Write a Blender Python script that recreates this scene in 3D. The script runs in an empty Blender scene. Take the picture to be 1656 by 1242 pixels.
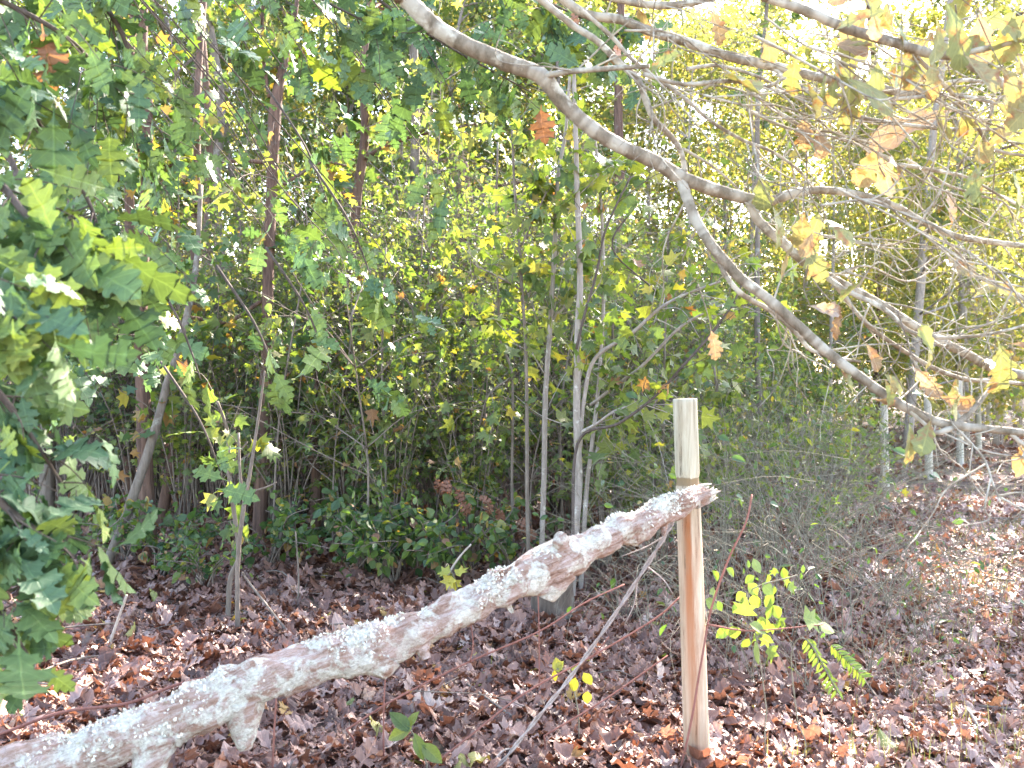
import bpy, math
import numpy as np
from mathutils import Vector, noise

# ------------------------------------------------------------------ camera, sky, sun, exposure
scene = bpy.context.scene
COL = scene.collection
PXW, FPX, CAMZ, HORY = 1656, 1590.0, 1.3, 600.0          # the photograph's own pixel frame
cam_d = bpy.data.cameras.new("camera")
cam_d.sensor_width = 36.0
cam_d.lens = FPX / PXW * 36.0
cam_d.shift_y = -(621 - HORY) / PXW
cam_d.dof.use_dof = True
cam_d.dof.focus_distance = 4.6
cam_d.dof.aperture_fstop = 5.0
cam_d.clip_start, cam_d.clip_end = 0.05, 2000.0
cam = bpy.data.objects.new("camera", cam_d)
cam.location = (0, 0, CAMZ)
cam.rotation_euler = (math.pi / 2, 0, 0)
COL.objects.link(cam)
scene.camera = cam

SUN_EL, SUN_AZ = math.radians(36), math.radians(30)      # azimuth clockwise from the view direction
world = bpy.data.worlds.new("World")
scene.world = world
world.use_nodes = True
wn = world.node_tree.nodes
sky = wn.new("ShaderNodeTexSky")
sky.sky_type = 'NISHITA'
sky.sun_disc = False
sky.sun_elevation, sky.sun_rotation = SUN_EL, SUN_AZ
world.node_tree.links.new(sky.outputs[0], wn["Background"].inputs[0])
wn["Background"].inputs[1].default_value = 0.15
sun_d = bpy.data.lights.new("sun", 'SUN')
sun_d.energy, sun_d.angle, sun_d.color = 5.0, math.radians(0.53), (1.0, 0.95, 0.88)
sun = bpy.data.objects.new("sun", sun_d)
to_sun = Vector((math.sin(SUN_AZ) * math.cos(SUN_EL), math.cos(SUN_AZ) * math.cos(SUN_EL), math.sin(SUN_EL)))
sun.rotation_euler = to_sun.to_track_quat('Z', 'Y').to_euler()
sun.location = (8, 10, 14)
COL.objects.link(sun)
vs = scene.view_settings
vs.view_transform, vs.look, vs.gamma, vs.use_curve_mapping = 'Standard', 'None', 1.0, False
vs.exposure = 3.42
vs.use_white_balance = True
vs.white_balance_temperature, vs.white_balance_tint = 7100, 14
cy = scene.cycles
cy.max_bounces, cy.diffuse_bounces, cy.glossy_bounces, cy.transmission_bounces = 6, 4, 2, 4
cy.caustics_reflective = cy.caustics_refractive = False

RNG = np.random.default_rng(11)


def P(px, py, d):
    """photo pixel at depth d (metres along the view) -> world point"""
    return np.array(((px - 828) / FPX * d, d, CAMZ - (py - HORY) / FPX * d))


# ------------------------------------------------------------------ mesh builder
class MB:
    def __init__(s):
        s.v, s.q, s.t, s.a, s.b, s.c, s.n = [], [], [], [], [], [], 0

    def add(s, v, q=None, t=None, val=0.5, ln=0.0, wid=0.0):
        v = np.asarray(v, float).reshape(-1, 3)
        k = len(v)
        s.v.append(v)
        if q is not None and len(q): s.q.append(np.asarray(q, np.int64).reshape(-1, 4) + s.n)
        if t is not None and len(t): s.t.append(np.asarray(t, np.int64).reshape(-1, 3) + s.n)
        s.a.append(np.broadcast_to(np.asarray(val, float), (k,)))
        s.b.append(np.broadcast_to(np.asarray(ln, float), (k,)))
        s.c.append(np.broadcast_to(np.asarray(wid, float), (k,)))
        s.n += k

    def build(s, name, mat, parent=None, origin=(0, 0, 0), smooth=True):
        V = np.concatenate(s.v) - np.asarray(origin, float)
        Q = np.concatenate(s.q) if s.q else np.zeros((0, 4), np.int64)
        T = np.concatenate(s.t) if s.t else np.zeros((0, 3), np.int64)
        me = bpy.data.meshes.new(name)
        me.vertices.add(len(V))
        me.vertices.foreach_set("co", V.astype(np.float32).ravel())
        me.loops.add(Q.size + T.size)
        me.loops.foreach_set("vertex_index", np.concatenate([Q.ravel(), T.ravel()]).astype(np.int32))
        me.polygons.add(len(Q) + len(T))
        st = np.concatenate([np.arange(len(Q)) * 4, Q.size + np.arange(len(T)) * 3]).astype(np.int32)
        me.polygons.foreach_set("loop_start", st)
        me.polygons.foreach_set("use_smooth", np.full(len(st), smooth))
        for nm, dat in (("val", s.a), ("len", s.b), ("wid", s.c)):
            at = me.attributes.new(nm, 'FLOAT', 'POINT')
            at.data.foreach_set("value", np.concatenate(dat).astype(np.float32))
        me.update(calc_edges=True)
        me.materials.append(mat)
        o = bpy.data.objects.new(name, me)
        COL.objects.link(o)
        if parent is not None: o.parent = parent
        return o


def thing(name, label, cat, loc=(0, 0, 0), group=None):
    o = bpy.data.objects.new(name, None)
    o.empty_display_size = 0.1
    COL.objects.link(o)
    o.location = [float(c) for c in loc]
    o["label"], o["category"] = label, cat
    if group: o["group"] = group
    return o


def tag(o, label=None, cat=None, group=None, kind=None):
    for k, v in (("label", label), ("category", cat), ("group", group), ("kind", kind)):
        if v: o[k] = v
    return o


def copy_thing(root, loc, rz, sc, label=None, group=None):
    r = root.copy()
    COL.objects.link(r)
    r.location = [float(c) for c in loc]
    r.rotation_euler = (0, 0, rz)
    r.scale = (sc, sc, sc)
    if label: r["label"] = label
    if group: r["group"] = group
    for ch in list(root.children):
        c = ch.copy()
        COL.objects.link(c)
        c.parent = r
    return r


def smooth_path(pts, sub=6):
    p = np.asarray(pts, float)
    if len(p) < 3:
        t = np.linspace(0, 1, sub + 1)[:, None]
        return p[0] * (1 - t) + p[-1] * t
    e = np.vstack([2 * p[0] - p[1], p, 2 * p[-1] - p[-2]])
    t = np.linspace(0, 1, sub, endpoint=False)[:, None]
    out = []
    for i in range(1, len(e) - 2):
        a, b, c, d = e[i - 1], e[i], e[i + 1], e[i + 2]
        out.append(0.5 * (2 * b + (c - a) * t + (2 * a - 5 * b + 4 * c - d) * t ** 2 + (3 * b - a - 3 * c + d) * t ** 3))
    return np.vstack(out + [p[-1:]])


def frames(p):
    tg = np.gradient(p, axis=0)
    tg /= np.linalg.norm(tg, axis=1)[:, None] + 1e-9
    ref = np.array((0.0, 0.0, 1.0)) if abs(tg[0, 2]) < 0.9 else np.array((1.0, 0.0, 0.0))
    u = np.zeros_like(p)
    x = np.cross(tg[0], ref); x /= np.linalg.norm(x)
    for i in range(len(p)):
        x = x - tg[i] * x.dot(tg[i]); x /= np.linalg.norm(x) + 1e-9
        u[i] = x
    return tg, u, np.cross(tg, u)


def tube(mb, p, r, k=6, val=0.5, rough=0.0, rng=RNG, cap=True, radial=None):
    p = np.asarray(p, float)
    n = len(p)
    r = np.broadcast_to(np.asarray(r, float), (n,))
    tg, u, w = frames(p)
    ang = np.linspace(0, 2 * math.pi, k, endpoint=False)
    R = r[:, None] * np.ones((1, k))
    if rough: R = R * (1 + rough * rng.normal(size=(n, k)))
    if radial is not None: R = R + radial
    v = p[:, None, :] + R[:, :, None] * (u[:, None, :] * np.cos(ang)[None, :, None] + w[:, None, :] * np.sin(ang)[None, :, None])
    i, j = np.meshgrid(np.arange(n - 1), np.arange(k), indexing='ij')
    j2 = (j + 1) % k
    q = np.stack([i * k + j, i * k + j2, (i + 1) * k + j2, (i + 1) * k + j], -1).reshape(-1, 4)
    L = np.concatenate([[0], np.cumsum(np.linalg.norm(np.diff(p, axis=0), axis=1))])
    vv = v.reshape(-1, 3)
    ln = np.repeat(L, k)
    t = []
    if cap:
        vv = np.vstack([vv, p[0], p[-1]])
        ln = np.concatenate([ln, [0, L[-1]]])
        for j in range(k):
            t += [(n * k, (j + 1) % k, j), (n * k + 1, (n - 1) * k + j, (n - 1) * k + (j + 1) % k)]
    mb.add(vv, q, t, val, ln)


def px_tube(mb, pts, sub=6, k=8, val=0.5, rough=0.03, lo=0.0025):
    """pts: (px, py, depth, radius in photo pixels)"""
    a = np.array([np.append(P(x, y, d), max(r * d / FPX, lo)) for x, y, d, r in pts])
    s = smooth_path(a, sub)
    tube(mb, s[:, :3], np.maximum(s[:, 3], lo), k, val, rough)
    return s


def norm(a):
    return a / (np.linalg.norm(a, axis=-1, keepdims=True) + 1e-9)


# ------------------------------------------------------------------ leaf templates
def lobed(edge, droop, fold, wav=0.0, twist=0.0):
    e = np.array(edge, float)
    my = np.maximum.accumulate(e[:, 1] * 0.97)
    n = len(e)
    R, M, Lf = e.copy(), np.stack([np.zeros(n), my], 1), e * (-1, 1)
    v2 = np.vstack([R, M, Lf])
    z = -droop * v2[:, 1] ** 2 + fold * np.abs(v2[:, 0]) + wav * np.sin(v2[:, 1] * 17 + v2[:, 0] * 9) + twist * v2[:, 0] * v2[:, 1]
    v = np.column_stack([v2, z])
    q = []
    for i in range(n - 1):
        q += [(i, i + 1, n + i + 1, n + i), (n + i, n + i + 1, 2 * n + i + 1, 2 * n + i)]
    return v, np.array(q), None


WHITE = [(.008, -.12), (.014, .0), (.045, .12), (.07, .16), (.15, .18), (.2, .22), (.2, .27), (.12, .29), (.07, .31), (.07, .35), (.16, .39), (.25, .44), (.28, .5), (.23, .53), (.11, .52), (.075, .545),
         (.085, .58), (.2, .64), (.29, .72), (.29, .77), (.23, .785), (.12, .74), (.085, .76), (.1, .81), (.17, .88), (.17, .93), (.11, .945), (.07, .93), (.05, .97), (.005, 1.02)]
RED = [(.008, -.18), (.012, .0), (.05, .1), (.1, .14), (.22, .14), (.17, .2), (.24, .26), (.12, .28), (.055, .31), (.05, .37), (.12, .42), (.2, .42), (.33, .4), (.28, .48), (.39, .56), (.28, .58), (.24, .64), (.12, .59),
       (.06, .6), (.05, .66), (.12, .72), (.16, .74), (.27, .72), (.2, .8), (.25, .9), (.13, .88), (.08, .86), (.045, .9), (.06, .95), (.003, 1.06)]
BROAD = [(.008, -.1), (.015, .0), (.06, .14), (.13, .27), (.2, .36), (.22, .42), (.17, .48), (.2, .57), (.28, .66), (.3, .72), (.25, .76), (.22, .8), (.21, .88), (.15, .93), (.08, .94), (.01, 1.0)]
def shallow(e, k=.45):
    e = np.array(e, float)
    env = np.interp(e[:, 1], [-.12, 0, .2, .5, .75, .95, 1.02], [.01, .014, .19, .27, .28, .15, .005])
    e[:, 0] = e[:, 0] * (1 - k) + np.minimum(env, np.maximum(e[:, 0], env)) * k
    return e


WHITE, REDS_ = shallow(WHITE), shallow(RED, .4)
WIDE = [(x * 1.18, y * (.97 if y > 0 else 1)) for x, y in REDS_]
OAKS = [lobed(REDS_, .15, .12, .02, -.15), lobed(WIDE, .35, -.08, .02, .2), lobed(WIDE, .1, .25, .015, -.1), lobed(WHITE, .3, .2, .02, -.2), lobed(REDS_, .5, .1, .02, .2)]
BROADS = [lobed(BROAD, .3, .25, .02, .2), lobed(BROAD, .6, -.15, .02), lobed(WHITE, .4, .2, .02, -.3), lobed(BROAD, .1, .5, .02)]
REDS = [lobed(RED, .2, .2, .02, -.2), lobed(RED, .5, .1, .03, .2), lobed(RED, .05, .35, .03)]
DEAD = [lobed(WIDE, .3, .45, .05, .4), lobed(RED, -.5, .3, .05, -.6), lobed(WHITE, .6, .7, .06, .5), lobed(BROAD, -.4, .6, .06), lobed(WIDE, .1, .2, .06, .7),
        lobed(WHITE, -.2, -.5, .05, -.6), lobed(BROAD, .2, .3, .07, -.6), lobed([(.01, -.1), (.1, .1), (.24, .35), (.26, .55), (.15, .85), (.01, 1)], .3, .6, .05, .5)]


def star(lobes=5, fold=.2, droop=.3):
    pts = [(0, -.02)]
    for i in range(lobes):
        a = math.radians(-115 + 230 * i / (lobes - 1))
        l = .58 if i in (0, lobes - 1) else (.62 if i in (1, lobes - 2) else .66)
        pts.append((math.sin(a) * l, .36 + math.cos(a) * l))
        if i < lobes - 1:
            b = math.radians(-115 + 230 * (i + .5) / (lobes - 1))
            pts.append((math.sin(b) * .3, .36 + math.cos(b) * .3))
    pts = np.array(pts + [(0, .36)])
    c = len(pts) - 1
    v = np.column_stack([pts, fold * np.abs(pts[:, 0]) - droop * pts[:, 1] ** 2])
    t = [(c, (i + 1) % c, i) for i in range(c)]
    return v, None, np.array(t)


def oval(w=.26, fold=.3, droop=.2):
    p = np.array([(0, -.12), (w * .75, .14), (w, .38), (w * .8, .66), (w * .38, .87), (0, 1), (-w * .38, .87), (-w * .8, .66), (-w, .38), (-w * .75, .14)])
    v = np.column_stack([p, fold * np.abs(p[:, 0]) - droop * p[:, 1] ** 2])
    return v, np.array([(0, 1, 2, 3), (0, 3, 4, 5), (0, 5, 6, 7), (0, 7, 8, 9)]), None


def strip(w=.05, droop=.5):
    y = np.linspace(0, 1, 4)
    v = np.vstack([np.column_stack([s * w * (1 - y ** 2 * .9), y, -droop * y ** 2]) for s in (-1, 1)])
    return v, np.array([(i, 4 + i, 5 + i, 1 + i) for i in range(3)]), None


STARS = [star(5, .2, .3), star(5, -.15, .6), star(5, .35, .1)]
OVALS = [oval(), oval(.32, .1, .4), oval(.22, .45, .1)]
ROUND = [oval(.42, .2, .3), oval(.46, -.1, .1), oval(.38, .35, .4)]


def scatter(mb, tmpls, pos, dirs, nors, size, val, rng):
    pos, dirs, nors = np.asarray(pos), norm(np.asarray(dirs)), np.asarray(nors)
    n = len(pos)
    if n == 0: return
    size, val = np.broadcast_to(size, (n,)), np.broadcast_to(val, (n,))
    X = norm(np.cross(dirs, nors))
    Z = np.cross(X, dirs)
    pick = rng.integers(0, len(tmpls), n)
    for i, (tv, tq, tt) in enumerate(tmpls):
        m = np.where(pick == i)[0]
        if not len(m): continue
        s = size[m][:, None, None]
        wob = (1 + .15 * rng.normal(size=(len(m), 1, 1)))
        v = pos[m][:, None] + s * (tv[None, :, 0, None] * wob * X[m][:, None] + tv[None, :, 1, None] * dirs[m][:, None] + tv[None, :, 2, None] * Z[m][:, None])
        k = len(tv)
        off = (np.arange(len(m)) * k)[:, None, None]
        mb.add(v.reshape(-1, 3), None if tq is None else (tq[None] + off).reshape(-1, 4), None if tt is None else (tt[None] + off).reshape(-1, 3),
               np.repeat(val[m], k), np.tile(tv[:, 1], len(m)), np.tile(tv[:, 0], len(m)))


# ------------------------------------------------------------------ materials
def new_mat(name):
    m = bpy.data.materials.new(name)
    m.use_nodes = True
    nt = m.node_tree
    return m, nt, nt.nodes["Principled BSDF"], nt.nodes["Material Output"]


def ramp(nt, stops, interp='LINEAR'):
    r = nt.nodes.new("ShaderNodeValToRGB")
    cr = r.color_ramp
    cr.interpolation = interp
    while len(cr.elements) < len(stops): cr.elements.new(0.5)
    for e, (p, c) in zip(cr.elements, stops):
        e.position, e.color = p, (*c, 1)
    return r


def attr(nt, nm):
    a = nt.nodes.new("ShaderNodeAttribute")
    a.attribute_name = nm
    return a.outputs["Fac"]


def noise_tex(nt, scale, detail=4, rough=.6, vec=None, dist=0.0):
    t = nt.nodes.new("ShaderNodeTexNoise")
    t.inputs["Scale"].default_value, t.inputs["Detail"].default_value = scale, detail
    t.inputs["Roughness"].default_value, t.inputs["Distortion"].default_value = rough, dist
    if vec is not None: nt.links.new(vec, t.inputs["Vector"])
    return t.outputs["Fac"]


def obj_co(nt, sc=(1, 1, 1)):
    c = nt.nodes.new("ShaderNodeTexCoord")
    mp = nt.nodes.new("ShaderNodeMapping")
    mp.inputs["Scale"].default_value = sc
    nt.links.new(c.outputs["Object"], mp.inputs["Vector"])
    return mp.outputs["Vector"]


def mixc(nt, fac, a, b, mode='MIX'):
    m = nt.nodes.new("ShaderNodeMix")
    m.data_type, m.blend_type = 'RGBA', mode
    for sock, val in ((m.inputs["Factor"], fac), (m.inputs[6], a), (m.inputs[7], b)):
        if isinstance(val, (int, float)): sock.default_value = val
        elif isinstance(val, tuple): sock.default_value = (*val, 1)
        else: nt.links.new(val, sock)
    return m.outputs[2]


def math_n(nt, op, a, b=0.5, clamp=False):
    m = nt.nodes.new("ShaderNodeMath")
    m.operation, m.use_clamp = op, clamp
    for i, v in enumerate((a, b)):
        if isinstance(v, (int, float)): m.inputs[i].default_value = v
        else: nt.links.new(v, m.inputs[i])
    return m.outputs[0]


def bump(nt, bsdf, h, strength=.4, dist=.01):
    b = nt.nodes.new("ShaderNodeBump")
    b.inputs["Strength"].default_value, b.inputs["Distance"].default_value = strength, dist
    nt.links.new(h, b.inputs["Height"])
    nt.links.new(b.outputs[0], bsdf.inputs["Normal"])


def leaf_mat(name, stops, trans, tint=(1.5, 1.5, .5), rough=.5, spec=.4, spots=None, vein=True):
    m, nt, bs, out = new_mat(name)
    r = ramp(nt, stops)
    nt.links.new(attr(nt, "val"), r.inputs[0])
    n = noise_tex(nt, 60, 3, .6, obj_co(nt))
    c = mixc(nt, .35, r.outputs[0], ramp_from(nt, n, [(.3, (.55, .55, .55)), (.7, (1.3, 1.3, 1.2))]), 'MULTIPLY')
    if vein:
        ax = math_n(nt, 'ABSOLUTE', attr(nt, "wid"))
        mid = ramp_from(nt, ax, [(.006, (1, 1, 1)), (.022, (0, 0, 0))])
        f = math_n(nt, 'FRACT', math_n(nt, 'MULTIPLY', math_n(nt, 'SUBTRACT', attr(nt, "len"), math_n(nt, 'MULTIPLY', ax, .9)), 7.0))
        side = ramp_from(nt, math_n(nt, 'ABSOLUTE', math_n(nt, 'SUBTRACT', f, .5)), [(.03, (.55, .55, .55)), (.1, (0, 0, 0))])
        vm = mixc(nt, 1.0, mid, side, 'LIGHTEN')
        c = mixc(nt, math_n(nt, 'MULTIPLY', vm, .5), c, mixc(nt, 1.0, c, (1.9, 1.8, 1.7), 'MULTIPLY'))
        bump(nt, bs, math_n(nt, 'ADD', math_n(nt, 'MULTIPLY', vm, -1.0), n), .35, .004)
    if spots:
        n2 = noise_tex(nt, 26, 4, .65, obj_co(nt))
        c = mixc(nt, ramp_from(nt, n2, [(.52, (0, 0, 0)), (.64, (1, 1, 1))]), c, spots)
    nt.links.new(c, bs.inputs["Base Color"])
    bs.inputs["Roughness"].default_value = rough
    bs.inputs["Specular IOR Level"].default_value = spec
    tr = nt.nodes.new("ShaderNodeBsdfTranslucent")
    nt.links.new(mixc(nt, 1.0, c, tint, 'MULTIPLY'), tr.inputs[0])
    mx = nt.nodes.new("ShaderNodeMixShader")
    mx.inputs[0].default_value = trans
    nt.links.new(bs.outputs[0], mx.inputs[1])
    nt.links.new(tr.outputs[0], mx.inputs[2])
    nt.links.new(mx.outputs[0], out.inputs[0])
    return m


def ramp_from(nt, fac, stops):
    r = ramp(nt, stops)
    nt.links.new(fac, r.inputs[0])
    return r.outputs[0]


def bark_mat(name, dark, light, scale=30, stretch=.15, patch=None, patch_scale=9, patch_lim=(.55, .65), bstr=.6, ring=None, bdist=.008):
    m, nt, bs, out = new_mat(name)
    n = noise_tex(nt, scale, 6, .7, obj_co(nt, (1, 1, stretch)), .3)
    c = ramp_from(nt, n, [(.3, dark), (.7, light)])
    if ring:
        w = nt.nodes.new("ShaderNodeTexNoise")
        w.noise_dimensions = '1D'
        w.inputs["Scale"].default_value, w.inputs["Detail"].default_value = ring[0], 3
        nt.links.new(attr(nt, "len"), w.inputs["W"])
        c = mixc(nt, math_n(nt, 'MULTIPLY', ramp_from(nt, w.outputs["Fac"], [(.5, (0, 0, 0)), (.6, (1, 1, 1))]), .75), c, ring[1])
    if patch:
        n2 = noise_tex(nt, patch_scale, 5, .65, obj_co(nt))
        c = mixc(nt, ramp_from(nt, n2, [(patch_lim[0], (0, 0, 0)), (patch_lim[1], (1, 1, 1))]), c, patch)
    nt.links.new(c, bs.inputs["Base Color"])
    bs.inputs["Roughness"].default_value = .85
    bs.inputs["Specular IOR Level"].default_value = .2
    bump(nt, bs, n, bstr, bdist)
    return m


M = {}
M['oak_leaf'] = leaf_mat("oak_leaf", [(0, (.05, .105, .065)), (.5, (.085, .155, .07)), (.8, (.14, .2, .06)), (.955, (.2, .26, .05)), (.97, (.30, .12, .06)), (1, (.32, .16, .12))],
                         .22, (1.35, 1.4, .6), .55, .38)
M['rust_oak_leaf'] = leaf_mat("rust_oak_leaf", [(0, (.17, .2, .085)), (.5, (.23, .225, .105)), (.7, (.26, .215, .12)), (.85, (.27, .175, .12)), (1, (.32, .26, .23))],
                              .24, (1.2, 1.15, .6), .5, .4, spots=(.24, .12, .06))
M['wood_leaf'] = leaf_mat("wood_leaf", [(0, (.065, .12, .045)), (.5, (.115, .165, .055)), (.85, (.19, .205, .07)), (.95, (.28, .23, .09)), (1, (.32, .15, .07))],
                          .5, (1.35, 1.3, .55), .5, .35, vein=False)
M['sun_leaf'] = leaf_mat("sun_leaf", [(0, (.12, .17, .06)), (.45, (.2, .225, .08)), (.85, (.31, .285, .11)), (.95, (.4, .3, .11)), (1, (.36, .22, .13))],
                         .58, (1.4, 1.3, .6), .5, .35, vein=False)
M['shrub_leaf'] = leaf_mat("shrub_leaf", [(0, (.04, .085, .045)), (.45, (.08, .135, .05)), (.72, (.15, .19, .055)), (.8, (.27, .24, .06)), (.9, (.26, .14, .07)), (1, (.22, .11, .07))],
                           .42, (1.5, 1.6, .4), .45, .45, vein=False)
M['maple_leaf'] = leaf_mat("maple_leaf", [(0, (.06, .105, .045)), (.45, (.11, .155, .055)), (.8, (.19, .21, .065)), (.9, (.28, .24, .07)), (.95, (.28, .15, .08)), (1, (.27, .12, .07))],
                           .45, (1.5, 1.5, .4), .45, .4)
M['yellow_leaf'] = leaf_mat("yellow_leaf", [(0, (.28, .29, .06)), (1, (.42, .36, .06))], .35, (1.2, 1.2, .5))
M['rust_leaf'] = leaf_mat("rust_leaf", [(0, (.14, .06, .04)), (1, (.24, .115, .07))], .2, (1.2, 1.0, .7))
M['fern_leaf'] = leaf_mat("fern_leaf", [(0, (.11, .17, .055)), (1, (.2, .25, .07))], .35, (1.3, 1.4, .4))
M['needle'] = leaf_mat("needle", [(0, (.03, .055, .05)), (1, (.06, .09, .07))], .15, (1.2, 1.3, .8), vein=False)
M['litter_leaf'] = leaf_mat("litter_leaf", [(0, (.065, .033, .024)), (.3, (.165, .078, .056)), (.6, (.265, .145, .11)), (.85, (.4, .27, .23)), (.93, (.52, .4, .34)),
                                            (.965, (.34, .15, .05)), (.985, (.36, .27, .06)), (1, (.14, .18, .05))], .22, (1.4, 1.0, .7), .42, .5)
M['oak_bark'] = bark_mat("oak_bark", (.10, .08, .055), (.29, .245, .19), 40, .5, (.46, .44, .37), 14, (.55, .65), .6, ring=(11, (.42, .385, .32)))
M['trunk_bark'] = bark_mat("trunk_bark", (.05, .03, .024), (.2, .12, .09), 38, .08, (.2, .19, .17), 7, (.62, .75), 1.0, bdist=.015)
M['grey_bark'] = bark_mat("grey_bark", (.085, .066, .053), (.23, .19, .155), 36, .12, (.27, .27, .23), 9, (.58, .7), .8)
M['sapling_bark'] = bark_mat("sapling_bark", (.2, .165, .14), (.38, .33, .29), 45, .25, (.5, .47, .42), 16, (.58, .68), .35)
M['dark_twig'] = bark_mat("dark_twig", (.05, .038, .032), (.13, .1, .085), 60, .3, None)
M['twig'] = bark_mat("twig", (.09, .07, .055), (.25, .2, .165), 60, .3, None)
M['pale_twig'] = bark_mat("pale_twig", (.26, .21, .17), (.5, .42, .36), 60, .3, None)
M['brier'] = bark_mat("brier", (.09, .085, .06), (.27, .24, .18), 60, .3, None)
M['red_cane'] = bark_mat("red_cane", (.17, .065, .05), (.31, .14, .11), 50, .3, None)
M['vine'] = bark_mat("vine", (.2, .155, .14), (.5, .42, .38), 60, .2, None, bstr=.8)
M['stump'] = bark_mat("stump", (.04, .03, .024), (.17, .13, .105), 25, .2, (.2, .2, .17), 8, (.55, .7), 1.0, bdist=.02)
M['grass'] = leaf_mat("grass", [(0, (.09, .14, .04)), (.6, (.2, .21, .08)), (1, (.36, .3, .17))], .3, vein=False)


def along_axis(nt, d, keep):
    """object coordinates squeezed along direction d, so grain runs that way"""
    c = nt.nodes.new("ShaderNodeTexCoord")
    dot, sc_, sub = (nt.nodes.new("ShaderNodeVectorMath") for _ in range(3))
    dot.operation, sc_.operation, sub.operation = 'DOT_PRODUCT', 'SCALE', 'SUBTRACT'
    dot.inputs[1].default_value = d
    nt.links.new(c.outputs["Object"], dot.inputs[0])
    sc_.inputs[0].default_value = d
    nt.links.new(math_n(nt, 'MULTIPLY', dot.outputs["Value"], 1 - keep), sc_.inputs["Scale"])
    nt.links.new(c.outputs["Object"], sub.inputs[0])
    nt.links.new(sc_.outputs[0], sub.inputs[1])
    return sub.outputs[0]


def rail_mat():
    m, nt, bs, out = new_mat("lichened_wood")
    co = obj_co(nt)
    n1 = noise_tex(nt, 14, 6, .7, co, .4)
    n2 = noise_tex(nt, 70, 5, .75, co)
    n3 = noise_tex(nt, 5.5, 5, .65, co, .5)
    dv = norm(P(1139, 803, 3.11) - P(0, 1252, 2.45))
    fib = noise_tex(nt, 60, 6, .75, along_axis(nt, tuple(dv), .12), .5)
    wood = ramp_from(nt, fib, [(.3, (.16, .075, .05)), (.45, (.42, .265, .2)), (.6, (.6, .47, .43)), (.75, (.7, .6, .56))])
    lich = ramp_from(nt, n2, [(.26, (.3, .25, .18)), (.38, (.62, .58, .49)), (.65, (.82, .79, .71))])
    c = mixc(nt, ramp_from(nt, n1, [(.47, (0, 0, 0)), (.55, (1, 1, 1))]), wood, lich)
    c = mixc(nt, ramp_from(nt, n3, [(.56, (0, 0, 0)), (.66, (1, 1, 1))]), c, wood)
    crk = noise_tex(nt, 26, 5, .7, along_axis(nt, tuple(dv), .3), 1.2)
    c = mixc(nt, ramp_from(nt, math_n(nt, 'ABSOLUTE', math_n(nt, 'SUBTRACT', crk, .5)), [(.0, (.7, .7, .7)), (.014, (0, 0, 0))]), c, (.2, .13, .09))
    nt.links.new(c, bs.inputs["Base Color"])
    bs.inputs["Roughness"].default_value = .95
    bs.inputs["Specular IOR Level"].default_value = .1
    bump(nt, bs, math_n(nt, 'ADD', math_n(nt, 'ADD', n1, n2), fib), 1.0, .014)
    return m


M['rail'] = rail_mat()
M['lichen'] = leaf_mat("lichen", [(0, (.5, .46, .35)), (.5, (.72, .69, .6)), (1, (.84, .82, .76))], .12, (1, 1, 1), .9, .1, vein=False)


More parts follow.
